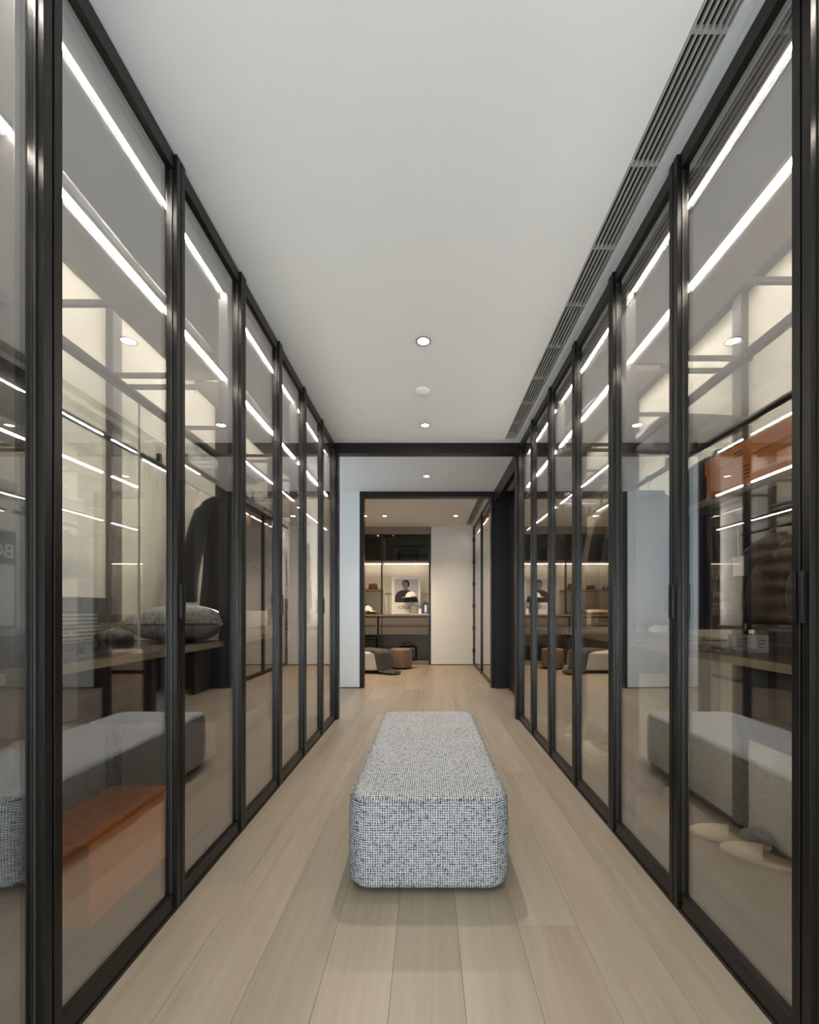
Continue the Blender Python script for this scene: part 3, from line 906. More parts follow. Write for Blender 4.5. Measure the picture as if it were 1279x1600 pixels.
# ------------------------------------------------------------------ orange boxes
def lidded_box(label, x0, x1, y0, y1, z0, z1, lid, ribbon_y=None, face=1):
    t = thing('gift_box', label, 'box', ((x0 + x1) / 2, (y0 + y1) / 2, z0))
    box('body', x0 + 0.004, x1 - 0.004, y0 + 0.004, y1 - 0.004, z0, z1 - 0.006, 'orange_card', t, 0.002)
    box('lid', x0, x1, y0, y1, z1 - lid, z1, 'orange_card', t, 0.002)
    return t
ob = lidded_box('large orange lidded box on the right wardrobe shelf', 0.985, 1.38, 1.05, 1.545, 1.431, 1.575, 0.05)
for i in range(2):
    box('printed_line', 0.9848, 0.985, 1.36, 1.40, 1.536 + 0.012 * i, 1.541 + 0.012 * i, 'ink_brown', ob)
for i in range(4):
    box('printed_line', 0.9884, 0.989, 1.335, 1.365, 1.495 - 0.012 * i, 1.499 - 0.012 * i, 'ink_brown', ob)
lidded_box('large orange box standing on the floor of the left wardrobe', -1.34, -1.075, 1.385, 1.86, 0.031, 0.30, 0.06)

# ------------------------------------------------------------------ things on the left counter
sp = thing('ribbed_speaker', 'dark box with pale horizontal ribs on the left counter', 'speaker', (-1.27, 1.50, 0.906))
box('case', -1.33, -1.225, 1.36, 1.62, 0.906, 1.05, 'ribbed_dark', sp, 0.004)
for i in range(9):
    box('rib', -1.225, -1.219, 1.37, 1.61, 0.918 + 0.0138 * i, 0.9262 + 0.0138 * i, 'ribbed_light', sp)
for yy in (1.43, 1.47):
    link('knob', lathe([(0.010, 0), (0.010, 0.008), (0.006, 0.011)], 14), 'ribbed_dark', sp, (-1.29, yy, 1.05))
tr = thing('glass_tray', 'clear glass tray on the left counter edge holding sunglasses', 'tray', (-1.06, 1.26, 0.906))
multibox('tray_walls', [(-1.16, -1.155, 1.12, 1.44, 0.906, 0.95), (-0.975, -0.97, 1.12, 1.44, 0.906, 0.95), (-1.155, -0.975, 1.12, 1.125, 0.906, 0.95), (-1.155, -0.975, 1.435, 1.44, 0.906, 0.95)], 'clear_glass', tr)
box('tray_base', -1.155, -0.975, 1.125, 1.435, 0.907, 0.912, 'clear_glass', tr)
def sunglasses(label, loc, rz):
    t = thing('sunglasses', label, 'sunglasses', loc, 'sunglasses on the left counter', rz)
    for sx in (-1, 1):
        pts = [(sx * 0.035 + 0.027 * math.cos(a), 0, 0.024 + 0.021 * math.sin(a)) for a in [2 * PI * i / 16 for i in range(16)]]
        rim = linkl('rim', tube(pts, 0.003, 6, True), 'leather_black', t)
        vs = [(sx * 0.035, 0.001, 0.024)] + [(p[0], 0.001, p[2]) for p in pts]
        vs2 = [(v[0], v[1] + 0.0015, v[2]) for v in vs]
        fs = [(0, 1 + i, 1 + (i + 1) % 16) for i in range(16)] + [(17, 17 + 1 + (i + 1) % 16, 17 + 1 + i) for i in range(16)]
        linkl('lens', pymesh('lens', vs + vs2, fs), 'smoke_glass_solid', t)
        linkl('temple', tube([(sx * 0.064, 0, 0.032), (sx * 0.066, 0.07, 0.032), (sx * 0.062, 0.12, 0.022)], 0.0026, 6), 'leather_black', t)
    linkl('bridge', tube([(-0.010, 0, 0.03), (0, -0.002, 0.034), (0.010, 0, 0.03)], 0.0026, 6), 'leather_black', t)
    return t
sunglasses('black sunglasses in the glass tray, nearest the camera', (-1.03, 1.19, 0.913), 2.0)
sunglasses('black sunglasses in the glass tray, middle pair', (-1.03, 1.29, 0.913), 2.1)
sunglasses('black sunglasses in the glass tray, farthest pair', (-1.03, 1.375, 0.913), 1.9)
pouch = thing('leather_pouch', 'glossy black rounded pouch on the left counter beside the ribbed box', 'pouch', (-1.20, 1.40, 0.906))
pouch.location = (-1.10, 1.53, 0.906)
linkl('pouch_body', cushion_block(0.10, 0.13, 0.0, 0.07, 0.045, 0.028, 0.0, 6, 5), 'leather_black', pouch)
linkl('clasp', tube([(0.0, -0.05, 0.069), (0.0, 0.0, 0.074), (0.0, 0.05, 0.069)], 0.004, 6), 'chrome', pouch)
jb = thing('storage_box', 'dark brown two-tier box behind the pale cushion on the left counter', 'box', (-1.42, 1.80, 0.906))
for i in range(2):
    box('tier', -1.49, -1.35, 1.70, 1.90, 0.906 + 0.09 * i, 0.993 + 0.09 * i, 'drawer_taupe' if i == 0 else 'drawer_black', jb, 0.003)
box('box_lid', -1.494, -1.345, 1.695, 1.905, 1.083, 1.10, 'drawer_black', jb, 0.002)

# near-left counter vase and glass in the pane at the picture edge
vs_ = thing('glass_bottle', 'clear glass bottle on the near left counter at the picture edge', 'bottle', (-1.10, 1.078, 0.906))
linkl('bottle_body', lathe([(0.022, 0), (0.026, 0.01), (0.026, 0.07), (0.012, 0.09), (0.012, 0.11)], 20), 'smoke_glass_solid', vs_)
linkl('stopper', lathe([(0.014, 0.11), (0.016, 0.125), (0.008, 0.14)], 16), 'chrome', vs_)

# ------------------------------------------------------------------ things on the right counter
def card(label, x, y, w, h, rz):
    t = thing('perfume_box', label, 'box', (x, y, 0.906), 'white perfume boxes on the right counter', rz)
    boxl('carton', -w / 2, w / 2, -0.02, 0.02, 0, h, 'white_card', t, 0.001)
    for i in range(3):
        boxl('printed_line', -w * 0.36, w * (0.1 + 0.08 * i), -0.0204, -0.02, h * (0.3 + 0.2 * i), h * (0.3 + 0.2 * i) + 0.003, 'cloth_slate', t)
card('white printed perfume box on the right counter, the wider left one', 1.125, 1.57, 0.055, 0.055, 0.0)
card('white printed perfume box on the right counter, the narrow right one', 1.125, 1.48, 0.042, 0.058, 0.0)
pb = thing('perfume_bottle', 'slim dark perfume bottle with thin neck behind the white boxes', 'bottle', (1.185, 1.62, 0.906))
linkl('flask', cushion_block(0.05, 0.04, 0.0, 0.055, 0.01, 0.006, 0, 4, 3), 'smoke_glass_solid', pb)
linkl('neck', lathe([(0.006, 0.055), (0.006, 0.085), (0.003, 0.092)], 12), 'chrome', pb)
jt = thing('jewellery_tray', 'oval glass tray with silver chains on the right counter', 'tray', (1.03, 1.52, 0.906))
def oval(rx, ry, z0, z1, th=0.004, n=36):
    vs = []; fs = []
    for (k, z) in ((1.0, z0), (1.04, z1), (1.0, z1), (0.95, z0 + th)):
        for i in range(n):
            a = 2 * PI * i / n; vs.append((rx * k * math.cos(a), ry * k * math.sin(a), z))
    for j in range(3):
        for i in range(n):
            k = (i + 1) % n
            fs.append((j * n + i, j * n + k, (j + 1) * n + k, (j + 1) * n + i))
    fs.append(tuple(range(n))[::-1]); fs.append(tuple(3 * n + i for i in range(n)))
    return pymesh('oval', vs, fs, True)
linkl('tray_dish', oval(0.05, 0.14, 0.0, 0.018), 'clear_glass', jt)
for i, (dx, dy, r) in enumerate(((-0.01, -0.07, 0.03), (0.015, 0.0, 0.034), (-0.015, 0.075, 0.028))):
    pts = []
    for k in range(40):
        a = 2 * PI * k / 40
        rr = r * (1 + 0.25 * math.sin(3 * a + i) + 0.1 * math.sin(7 * a))
        pts.append((1.03 + dx*0.6 + 0.7*rr * math.cos(a), 1.52 + dy + rr * math.sin(a), 0.906 + 0.0085 + 0.003 * math.sin(5 * a)))
    o = link('silver_chain', tube(pts, 0.0028, 6, True), 'chrome', None, (0, 0, 0))
    tag(o, ['silver chain in the oval tray, nearest the picture edge', 'silver chain in the middle of the oval tray', 'silver chain in the oval tray, farthest from the picture edge'][i], 'necklace', 'silver chains in the oval tray')

# dark poster with lettering behind the coats of the middle right wardrobe
ps = thing('lettered_poster', 'dark poster with pale letters BO, seen mirrored in the nearest left pane', 'poster', (1.455, 3.18, 0.906))
box('board', 1.455, 1.475, 2.94, 3.43, 0.906, 1.66, 'poster_black', ps)
box('pale_panel', 1.4535, 1.455, 2.97, 3.415, 0.93, 1.40, 'poster_pale', ps)
def text_mesh(body, size):
    cu = bpy.data.curves.new('text', 'FONT')
    cu.body = body; cu.size = size; cu.extrude = 0.0006; cu.align_x = 'LEFT'
    o = bpy.data.objects.new('text', cu); COL.objects.link(o)
    dg = bpy.context.evaluated_depsgraph_get()
    me = bpy.data.meshes.new_from_object(o.evaluated_get(dg))
    bpy.data.objects.remove(o); bpy.data.curves.remove(cu)
    return me
tm = text_mesh('BO', 0.15)
tx = link('lettering', tm, 'paper_white', ps, (1.4545, 3.415, 1.455))
tx.rotation_euler = (PI / 2, 0, -PI / 2)

# ------------------------------------------------------------------ shoes
def sole_outline(L, wb, wh, n=22):
    pts = []
    for i in range(n):
        a = 2 * PI * i / n
        y = math.sin(a) * L / 2
        q = (y / L + 0.5)
        wd = wh + (wb - wh) * max(0, min(1, (q - 0.2) / 0.5)) ** 0.8
        pts.append((math.cos(a) * wd / 2 * (1.0 if abs(math.cos(a)) > 0.3 else 1.0), y))
    return pts
def slipper(label, loc, rz, L=0.27, group=None, mat='shoe_beige'):
    t = thing('slipper', label, 'slipper', loc, group, rz)
    out = sole_outline(L, 0.105, 0.075)
    n = len(out)
    vs = [(x, y, 0.0) for x, y in out] + [(x * 1.03, y * 1.01, 0.012) for x, y in out] + [(x, y, 0.02) for x, y in out]
    fs = [tuple(range(n))[::-1], tuple(2 * n + i for i in range(n))]
    for j in range(2):
        for i in range(n):
            k = (i + 1) % n
            fs.append((j * n + i, j * n + k, (j + 1) * n + k, (j + 1) * n + i))
    linkl('sole', pymesh('sole', vs, fs, True), mat, t)
    vs = [(x * 0.9, y * 0.95, 0.0205) for x, y in out] + [(x * 0.88, y * 0.94, 0.023) for x, y in out]
    fs = [tuple(n + i for i in range(n))] + [(i, (i + 1) % n, n + (i + 1) % n, n + i) for i in range(n)]
    linkl('insole', pymesh('insole', vs, fs, True), 'shoe_insole', t)
    # toe upper: arched shell over the front half
    vs = []; fs = []; A, B = 10, 12
    for th in (1.0, 0.93):
        for j in range(A + 1):
            q = j / A
            y = L * (0.0 + 0.49 * q)
            hw = 0.054 * math.sqrt(max(0.0, 1 - (max(0, y - 0.04) / (L * 0.49 - 0.038)) ** 2.4)) * th + 0.001
            hh = (0.052 * (1 - 0.55 * q) * math.sqrt(max(0.02, 1 - q ** 4))) * th
            for i in range(B + 1):
                a = PI * i / B
                vs.append((hw * math.cos(a), y, 0.016 + hh * math.sin(a)))
    o1 = (A + 1) * (B + 1)
    for base in (0, o1):
        for j in range(A):
            for i in range(B):
                fs.append((base + j * (B + 1) + i, base + j * (B + 1) + i + 1, base + (j + 1) * (B + 1) + i + 1, base + (j + 1) * (B + 1) + i))
    for i in range(B):
        fs.append((i, i + 1, o1 + i + 1, o1 + i))
    linkl('upper', pymesh('upper', vs, fs, True), mat, t)
    return t
slipper('pale beige slipper on the right wardrobe floor, in front of its pair', (1.36, 1.76, 0.031), 0.85, 0.30, 'beige slippers')
slipper('pale beige slipper on the right wardrobe floor, behind its pair', (1.33, 1.92, 0.031), 0.95, 0.30, 'beige slippers')
gp = tag(link('felt_pad', cushion_block(0.12, 0.10, 0, 0.05, 0.045, 0.02, 0, 6, 4), 'cloth_midgrey', None, (1.435, 1.90, 0.031)), 'small grey felt pad behind the beige slippers', 'felt pad')

def heel_shoe(label, loc, rz, mat, group=None, L=0.23, heel=0.08):
    t = thing('heeled_shoe', label, 'shoe', loc, group, rz)
    n, M = 14, 14
    vs = []; fs = []
    for j in range(M + 1):
        q = j / M                      # heel -> toe
        y = -L / 2 + L * q
        zb = heel * (1 - q / 0.62) ** 1.3 if q < 0.62 else 0.002
        hw = 0.026 + 0.014 * math.sin(PI * min(1, q * 1.05) ** 1.4)
        if q > 0.86: hw *= max(0.12, math.sqrt(max(0, 1 - ((q - 0.86) / 0.15) ** 2)))
        hh = 0.052 * (1 - q) ** 0.7 + 0.022 * (1 if q < 0.95 else 0.6)
        if q < 0.06: hw *= 0.7
        for i in range(n):
            a = 2 * PI * i / n
            vs.append((hw * math.cos(a), y, zb + hh * (0.5 + 0.5 * math.sin(a))))
    for j in range(M):
        for i in range(n):
            k = (i + 1) % n
            fs.append((j * n + i, j * n + k, (j + 1) * n + k, (j + 1) * n + i))
    fs.append(tuple(range(n))); fs.append(tuple(M * n + i for i in range(n)))
    linkl('upper', pymesh('upper', vs, fs, True), mat, t)
    linkl('heel', lathe([(0.008, 0.0), (0.009, 0.02), (0.015, heel + 0.005), (0.017, heel + 0.012)], 12), mat, t, (0, -L / 2 + 0.022, 0))
    return t
heel_shoe('pale heeled shoe on the right wardrobe floor, left of its pair', (1.12, 3.52, 0.031), 0.5, 'shoe_beige', 'pale heels')
heel_shoe('pale heeled shoe on the right wardrobe floor, right of its pair', (1.14, 3.38, 0.031), 0.35, 'shoe_beige', 'pale heels')
sb = thing('shoe_box', 'pale shoebox lying open on the right wardrobe floor', 'box', (1.22, 3.02, 0.031))
box('box_body', 1.08, 1.38, 2.86, 3.18, 0.031, 0.085, 'shoe_box', sb, 0.002)
box('box_rim', 1.075, 1.385, 2.855, 3.185, 0.075, 0.095, 'shoe_box', sb, 0.002)
slipper('dark flat shoe resting on the pale shoebox', (1.22, 3.0, 0.096), 0.2, 0.25, None, 'shoe_dark')
heel_shoe('dark low-heeled shoe on the right wardrobe floor below the grey coats', (1.18, 2.42, 0.031), 1.2, 'shoe_dark', 'dark low heels', 0.25, 0.035)
heel_shoe('dark low-heeled shoe nearer the back panel below the grey coats', (1.34, 2.5, 0.031), 1.1, 'shoe_dark', 'dark low heels', 0.25, 0.035)

# ------------------------------------------------------------------ far room: shelving niche
nx = thing('shelving_unit', 'tall dark open shelving unit with drawers, filling the far niche', 'shelving', (-1.3, Y_FAR + 0.25, 0))
box('back_panel', -2.69, 0.07, Y_NB - 0.03, Y_NB - 0.001, 0.0, 2.50, 'cream_lacquer', nx)
for ux in (-1.95, -0.866, 0.048):
    box('upright', ux - 0.014, ux + 0.014, Y_FAR + 0.01, Y_FAR + 0.05, 0.0, 2.50, 'bronze_dark', nx)
for (a, b_) in ((-2.68, -1.97), (-1.93, -0.885), (-0.847, 0.03)):
    uc = box('upper_back', a, b_, Y_NB - 0.05, Y_NB - 0.031, 2.0, 2.50, 'smoked', nx)
    gp_ = box('upper_door', a, b_, Y_FAR + 0.012, Y_FAR + 0.02, 2.0, 2.49, 'smoked_glass', nx)
us = box('shelf', -2.68, 0.035, Y_FAR + 0.02, Y_NB - 0.05, 1.965, 1.995, 'leather_brown', nx)
for (a, b_) in ((-2.68, -1.97), (-1.93, -0.885), (-0.847, 0.03)):
    box('light_strip', a, b_, Y_FAR + 0.32, Y_FAR + 0.335, 1.955, 1.965, 'led_niche', us)
box('top_board', -2.68, 0.06, Y_FAR + 0.01, Y_NB - 0.03, 2.50, H, 'shelf_dark', nx)
box('shelf', -1.93, -0.885, Y_FAR + 0.06, Y_NB - 0.03, 1.42, 1.443, 'leather_brown', nx)
box('shelf_rail', -0.85, 0.03, Y_NB - 0.055, Y_NB - 0.032, 1.375, 1.40, 'counter_edge', nx)
fc = box('counter', -2.68, 0.05, Y_FAR - 0.005, Y_NB - 0.03, 0.93, 0.965, 'counter_top', nx, 0.002)
for (a, b_) in ((-2.68, -1.95), (-1.94, -0.955), (-0.915, 0.03)):
    for (z0, z1) in ((0.76, 0.926), (0.58, 0.752)):
        d = box('drawer', a, b_, Y_FAR + 0.01, Y_NB - 0.06, z0, z1, 'drawer_taupe', nx, 0.002)
        box('drawer_pull', a + 0.02, b_ - 0.02, Y_FAR + 0.005, Y_FAR + 0.01, z1 - 0.018, z1 - 0.01, 'bronze', d)
box('leg', -0.95, -0.92, Y_FAR + 0.01, Y_FAR + 0.06, 0.0, 0.93, 'gap_black', nx)
box('lower_back', -2.68, 0.03, Y_NB - 0.05, Y_NB - 0.031, 0.06, 0.58, 'greige_panel', nx)
box('plinth', -2.68, 0.06, Y_FAR + 0.02, Y_NB - 0.06, 0.0, 0.06, 'greige_panel', nx)

# poster
fp = thing('framed_poster', 'white framed fashion poster lettered CÉLINE on the far counter', 'poster', (-0.413, Y_FAR + 0.30, 0.966))
box('frame', -0.70, -0.13, Y_FAR + 0.30, Y_FAR + 0.325, 0.966, 1.715, 'paper_white', fp, 0.003)
yf = Y_FAR + 0.2995
box('grey_ground', -0.645, -0.175, yf - 0.001, yf + 0.0005, 1.20, 1.66, 'poster_grey', fp)
def flat(name, pts, mat, y, parent, th=0.0012):
    n = len(pts)
    vs = [(p[0], 0, p[1]) for p in pts] + [(p[0], th, p[1]) for p in pts]
    fs = [tuple(range(n)), tuple(n + i for i in range(n))[::-1]] + [(i, n + i, n + (i + 1) % n, (i + 1) % n) for i in range(n)]
    return link(name, pymesh(name, vs, fs), mat, parent, (0, y, 0))
cxp = -0.42
torso = [(-0.635, 1.20), (-0.63, 1.33), (-0.59, 1.40), (-0.50, 1.44), (-0.40, 1.45), (-0.33, 1.43), (-0.26, 1.38), (-0.20, 1.30), (-0.18, 1.20)]
flat('printed_torso', torso, 'poster_dark', yf - 0.0025, fp)
head = [(cxp + 0.075 * math.cos(a), 1.56 + 0.085 * math.sin(a)) for a in [2 * PI * i / 22 for i in range(22)]]
flat('printed_hair', head, 'poster_dark', yf - 0.0028, fp)
face = [(cxp - 0.012 + 0.05 * math.cos(a), 1.545 + 0.065 * math.sin(a)) for a in [2 * PI * i / 22 for i in range(22)]]
flat('printed_face', face, 'poster_mid', yf - 0.0042, fp)
neck = [(cxp - 0.05, 1.44), (cxp + 0.045, 1.44), (cxp + 0.03, 1.51), (cxp - 0.04, 1.51)]
flat('printed_neck', neck, 'poster_mid', yf - 0.0040, fp)
tm = text_mesh('CÉLINE', 0.082)
tx = link('lettering', tm, 'poster_black', fp, (-0.575, yf - 0.001, 1.075)); tx.rotation_euler = (PI / 2, 0, 0)
me_w = max(v.co.x for v in tm.vertices)
tx.scale = (0.36 / me_w, 1, 1)

# hats
def hat(label, loc, mat, rb=0.15, rc=0.085, h=0.11, band=True, group=None, rz=0):
    t = thing('hat', label, 'hat', loc, group, rz)
    linkl('brim', lathe([(rc, 0.004), (rb * 0.9, 0.0), (rb, 0.008), (rb, 0.012), (rb * 0.9, 0.005), (rc, 0.010)], 36), mat, t)
    linkl('crown', lathe([(rc, 0.004), (rc * 0.99, h * 0.45), (rc * 0.9, h * 0.85), (rc * 0.75, h), (rc * 0.35, h * 0.92), (0.004, h * 0.88)], 32), mat, t)
    if band: linkl('band', lathe([(rc * 1.015, 0.012), (rc * 1.015, 0.03), (rc, 0.031), (rc, 0.011)], 32), 'leather_black', t)
    return t
def cap(label, loc, mat, rz=0, group=None, r=0.095):
    t = thing('cap', label, 'cap', loc, group, rz)
    linkl('crown', lathe([(r, 0.0)] + [(r * math.cos(a), 0.11 * math.sin(a)) for a in [PI / 2 * i / 8 for i in range(1, 8)]] + [(0.006, 0.111)], 28), mat, t)
    vs = []; fs = []; n = 12
    for (k, z) in ((0.0, 0.006), (1.0, -0.008)):
        for i in range(n + 1):
            a = -PI * 0.42 + PI * 0.84 * i / n
            rr = r * 0.97 + k * 0.075 * math.cos(a * 0.9)
            vs.append((rr * math.cos(a) , rr * math.sin(a), z + 0.004))
    m = len(vs)
    vs += [(v[0], v[1], v[2] - 0.004) for v in vs]
    for b0, rev in ((0, False), (m, True)):
        for i in range(n):
            f = (b0 + i, b0 + i + 1, b0 + n + 1 + i + 1, b0 + n + 1 + i)
            fs.append(f[::-1] if rev else f)
    for i in range(n):
        fs.append((n + 1 + i, n + 2 + i, m + n + 2 + i, m + n + 1 + i))
    linkl('visor', pymesh('visor', vs, fs, True), mat, t)
    linkl('button', lathe([(0.008, 0.108), (0.007, 0.115), (0.002, 0.117)], 12), mat, t)
    return t
hat('brown brimmed hat on the far shelf, the one left of the poster', (-1.06, Y_FAR + 0.24, 1.444), 'felt_brown', 0.16, 0.09, 0.12, group='hats on the far shelf')
hat('dark brimmed hat on the far shelf, hidden by the portal and seen mirrored', (-1.42, Y_FAR + 0.24, 1.444), 'felt_brown', 0.15, 0.085, 0.09, group='hats on the far shelf')
hat('dark low hat at the left end of the far shelf, seen mirrored', (-1.74, Y_FAR + 0.24, 1.444), 'leather_black', 0.14, 0.085, 0.08, group='hats on the far shelf')
hat('grey-green flat hat on the far counter left of the poster', (-1.08, Y_FAR + 0.16, 0.966), 'felt_green', 0.15, 0.085, 0.06)
cap('white cap lying on the grey-green hat on the far counter', (-1.15, Y_FAR + 0.16, 1.024), 'felt_white', 0.2)
pillow('cushion', 'pale flat cushion on the far counter left of the hats', (-1.52, Y_FAR + 0.26, 1.015), 0.52, 0.40, 0.10, 'shoe_beige', 0.0)
# stand with the white cap
st = thing('hat_stand', 'slim metal hat stand in front of the poster', 'stand', (-0.31, Y_FAR + 0.17, 0.966))
linkl('stand_base', lathe([(0.05, 0.0), (0.05, 0.006), (0.012, 0.012)], 24), 'chrome', st)
linkl('stand_pole', tube([(0, 0, 0.008), (0, 0, 0.33)], 0.005, 10), 'chrome', st)
linkl('stand_top', lathe([(0.006, 0.33), (0.05, 0.345), (0.05, 0.352), (0.01, 0.37)], 20), 'chrome', st)
cap('white cap on the hat stand in front of the poster', (-0.31, Y_FAR + 0.17, 1.300), 'felt_white', PI * 1.06, None, 0.115)
# small things right of the poster
ty = tag(box('tray', -0.33, 0.02, Y_FAR + 0.02, Y_FAR + 0.11, 0.966, 0.978, 'white_card', None, 0.002), 'white flat tray along the front of the far counter', 'tray')
pf = thing('picture_frame', 'small grey-green picture frame before the poster corner', 'picture frame', (-0.255, Y_FAR + 0.06, 0.979))
box('frame', -0.325, -0.185, Y_FAR + 0.055, Y_FAR + 0.07, 0.979, 1.14, 'felt_green', pf, 0.003)
box('picture', -0.308, -0.202, Y_FAR + 0.0535, Y_FAR + 0.055, 0.998, 1.12, 'cloth_midgrey', pf)
def bottle(label, x, y, z, r, h, mat, capm='chrome', group=None, tri=False):
    t = thing('perfume_bottle', label, 'bottle', (x, y, z), group)
    linkl('flask', cushion_block(2 * r, 1.4 * r, 0, h * 0.62, r * 0.25, r * 0.12, 0, 4, 3), mat, t)
    if tri: linkl('stopper', lathe([(r * 0.55, h * 0.62), (r * 0.5, h * 0.66), (r * 0.12, h)], 16), capm, t)
    else: linkl('stopper', lathe([(r * 0.3, h * 0.62), (r * 0.3, h), (r * 0.2, h + 0.004)], 14), capm, t)
    return t
bottle('square grey perfume bottle with pointed silver stopper, rightmost on the far counter', -0.03, Y_FAR + 0.16, 0.966, 0.055, 0.36, 'smoke_glass_solid', 'chrome', None, True)
bottle('small white bottle standing between picture frame and grey bottle', -0.135, Y_FAR + 0.06, 0.979, 0.028, 0.15, 'white_card')
sb_ = thing('handbag', 'dark handbag in the upper smoked-glass cabinet', 'bag', (-0.37, Y_FAR + 0.25, 1.996))
linkl('bag_body', cushion_block(0.38, 0.16, 0, 0.23, 0.04, 0.03, 0, 5, 4), 'shoe_dark', sb_)
linkl('bag_handle', tube([(-0.09, 0, 0.22), (-0.08, 0, 0.28), (0, 0, 0.30), (0.08, 0, 0.28), (0.09, 0, 0.22)], 0.008, 8), 'shoe_dark', sb_)
sb_ = thing('handbag', 'dark bag on the plinth under the far drawers behind the pouf', 'bag', (-0.38, Y_FAR + 0.25, 0.061))
linkl('bag_body', cushion_block(0.36, 0.18, 0, 0.28, 0.04, 0.03, 0, 5, 4), 'leather_black', sb_)
linkl('bag_handle', tube([(-0.09, 0, 0.27), (-0.08, 0, 0.33), (0, 0, 0.36), (0.08, 0, 0.33), (0.09, 0, 0.27)], 0.008, 8), 'leather_black', sb_)
dk = thing('storage_box', 'dark box in the open space below the far drawers, left', 'box', (-1.12, Y_FAR + 0.2, 0.061))
box('box_body', -1.28, -0.985, Y_FAR + 0.06, Y_FAR + 0.36, 0.061, 0.50, 'gap_black', dk, 0.003)
box('box_lid', -1.285, -0.98, Y_FAR + 0.055, Y_FAR + 0.365, 0.50, 0.53, 'drawer_black', dk, 0.003)

# ------------------------------------------------------------------ far room: bench, throw, pouf
fb = thing('bench', 'white rounded upholstered bench in the far room under a dark throw', 'bench', (-1.30, 7.45, 0))
link('upholstery', cushion_block(1.28, 0.62, 0.05, 0.36, 0.24, 0.045, 0.006, 12, 6), 'bench_white', fb, (-1.30, 7.45, 0))
box('plinth', -1.83, -0.77, 7.22, 7.68, 0, 0.055, 'gap_black', fb)
# throw draped over the end of the bench
def throw():
    path = []                                   # distance along the throw, height
    for i in range(10): path.append((-0.42 + 0.60 * i / 9, 0.368))
    for i in range(1, 7):
        a = PI / 2 * i / 6
        path.append((0.18 + 0.082 * math.sin(a), 0.368 - 0.05 * (1 - math.cos(a))))
    for i in range(1, 9):
        q = i / 8; path.append((0.262 + 0.05 * q ** 1.5, 0.318 - 0.285 * q))
    for i in range(1, 7):
        q = i / 6; path.append((0.312 + 0.26 * q, 0.033 - 0.019 * q ** 0.7))
    n = 40; vs = []; fs = []; m = len(path)
    ang = math.radians(42); px_, py_ = -0.90, 7.40
    ux, uy = math.cos(ang), -math.sin(ang); wx, wy = math.sin(ang), math.cos(ang)
    for th in (0.0, 1.0):
        for j, (d, z) in enumerate(path):
            q = j / (m - 1)
            wd = 0.46 * (1 - 0.45 * q)
            d1, z1 = path[min(j + 1, m - 1)]; d0, z0 = path[max(j - 1, 0)]
            td, tz = d1 - d0, z1 - z0; l = math.hypot(td, tz) or 1
            nd, nz_ = abs(tz / l), abs(td / l)
            for i in range(n + 1):
                v = i / n - 0.5
                amp = 0.005 + 0.026 * min(1, max(0, (q - 0.25) / 0.3))
                f = amp * (0.5 + 0.5 * math.sin(v * 30 + 1.6 * q + 0.8 * math.sin(v * 11))) + th * 0.006
                dd = d + nd * f - 0.35 * v * v * (1 if d > 0.2 else 0) * 0.6
                x = px_ + ux * dd + wx * wd * v; y = py_ + uy * dd + wy * wd * v
                vs.append((x, y, max(0.004 + 0.006 * th, z + nz_ * f)))
    o1 = m * (n + 1)
    for b0, rev in ((0, True), (o1, False)):
        for j in range(m - 1):
            for i in range(n):
                f = (b0 + j * (n + 1) + i, b0 + j * (n + 1) + i + 1, b0 + (j + 1) * (n + 1) + i + 1, b0 + (j + 1) * (n + 1) + i)
                fs.append(f[::-1] if rev else f)
    for j in range(m - 1):
        for i in (0, n):
            fs.append((j * (n + 1) + i, (j + 1) * (n + 1) + i, o1 + (j + 1) * (n + 1) + i, o1 + j * (n + 1) + i))
    for i in range(n):
        for j in (0, m - 1):
            fs.append((j * (n + 1) + i, j * (n + 1) + i + 1, o1 + j * (n + 1) + i + 1, o1 + j * (n + 1) + i))
    return pymesh('throw', vs, fs, True)
tag(link('throw_blanket', throw(), 'throw_weave', None, (0, 0, 0)), 'dark grey throw draped over the white far bench onto the floor', 'blanket')
pu = thing('pouf', 'round tan leather pouf beside the white bench in the far room', 'pouf', (-0.47, 7.82, 0))
linkl('pouf_body', lathe([(0.18, 0.03), (0.192, 0.036), (0.197, 0.06), (0.199, 0.18), (0.197, 0.31), (0.19, 0.34), (0.175, 0.356), (0.10, 0.362), (0.005, 0.363)], 40), 'leather_tan', pu)
linkl('pouf_base', lathe([(0.165, 0.0), (0.165, 0.032)], 32), 'gap_black', pu)
linkl('pouf_seam', tube([(0.191 * math.cos(2 * PI * i / 40), 0.191 * math.sin(2 * PI * i / 40), 0.338) for i in range(40)], 0.004, 6, True), 'leather_tan', pu)

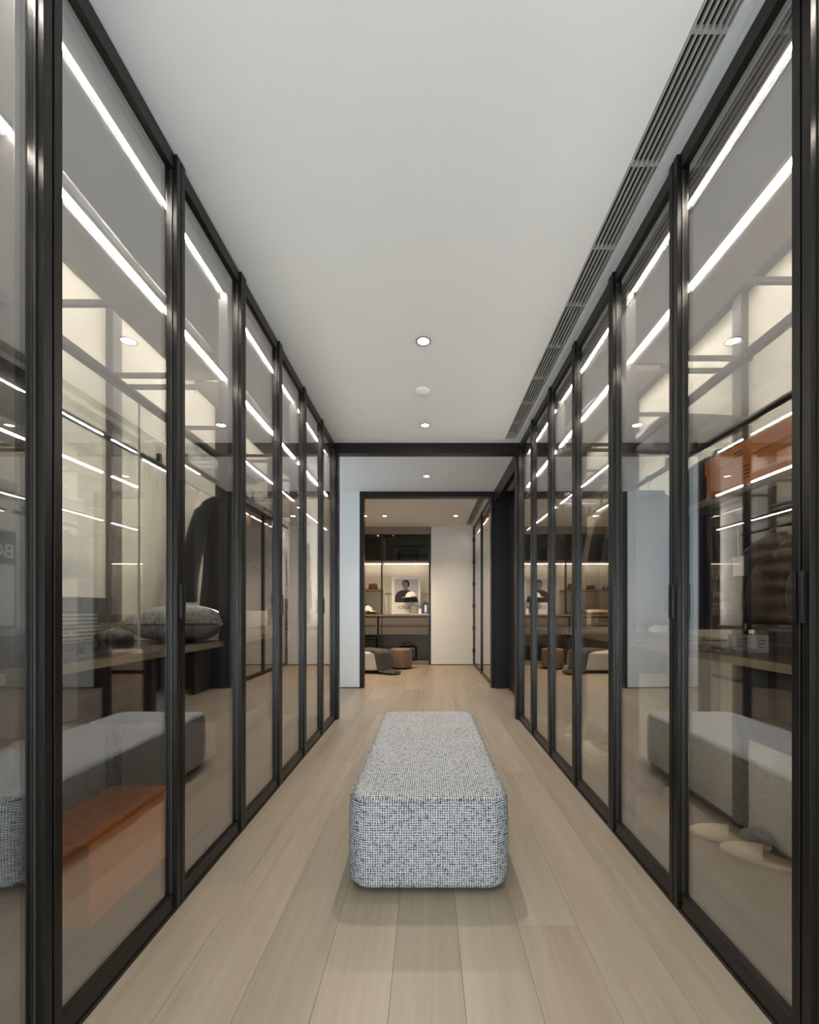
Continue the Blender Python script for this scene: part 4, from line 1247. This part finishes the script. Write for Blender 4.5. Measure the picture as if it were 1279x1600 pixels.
# ------------------------------------------------------------------ far room: display cabinet on the right
dc = thing('display_cabinet', 'glass display cabinet with lit shelves on the right of the far room', 'cabinet', (1.2, 7.1, 0))
ya, yb = Y_P2 + 0.12, Y_FAR - 0.01
box('back_panel', 1.42, 1.45, ya, yb, 0.0, 2.55, 'leather_pad', dc)
box('base_panel', 0.92, 1.42, ya, yb, 0.0, 0.05, 'greige_panel', dc)
tp = box('top_panel', 0.92, 1.42, ya, yb, 2.52, 2.58, 'greige_panel', dc)
strip(tp, 0.97, ya + 0.02, yb - 0.02, 2.52, 'led_warm')
edges = [ya, 6.70, 7.50, yb]
for ye in edges[1:-1]:
    box('divider', 0.93, 1.42, ye - 0.012, ye + 0.012, 0.05, 2.52, 'leather_brown', dc)
for z in (0.50, 0.93, 1.36, 1.79, 2.16):
    s_ = box('shelf', 0.935, 1.42, ya, yb, z - 0.012, z + 0.012, 'leather_brown', dc)
    strip(s_, 1.27, ya + 0.02, yb - 0.02, z - 0.012, 'led_warm', 0.009, 0.004)
    box('added_lip', 1.245, 1.25, ya, yb, z - 0.05, z - 0.012, 'leather_brown', s_)
PADM = pillow_mesh(0.36, 0.74, 0.14, 12, 0.02)
for ye0, ye1 in zip(edges[:-1], edges[1:]):
    for z0, z1 in zip((0.05, 0.51, 0.94, 1.37, 1.80), (0.49, 0.92, 1.35, 1.78, 2.15)):
        o = link('padded_panel', PADM, 'leather_pad', dc, (1.41, (ye0 + ye1) / 2, (z0 + z1) / 2))
        o.rotation_euler = (0, PI / 2, 0)
dy = [ya, 7.10, yb]
for a, b_ in zip(dy[:-1], dy[1:]):
    fr = multibox('door', [(0.872, 0.905, a + 0.003, a + 0.035, 0.01, H - 0.01), (0.872, 0.905, b_ - 0.035, b_ - 0.003, 0.01, H - 0.01),
                           (0.88, 0.905, a + 0.035, b_ - 0.035, 0.01, 0.06), (0.88, 0.905, a + 0.035, b_ - 0.035, H - 0.06, H - 0.01)], 'bronze', dc)
    box('glass_pane', 0.890, 0.896, a + 0.03, b_ - 0.03, 0.055, H - 0.055, 'door_glass', fr)
for i in range(6):
    box('hinge', 0.862, 0.872, yb - 0.03, yb - 0.012, 0.25 + 0.42 * i, 0.31 + 0.42 * i, 'gap_black', dc)
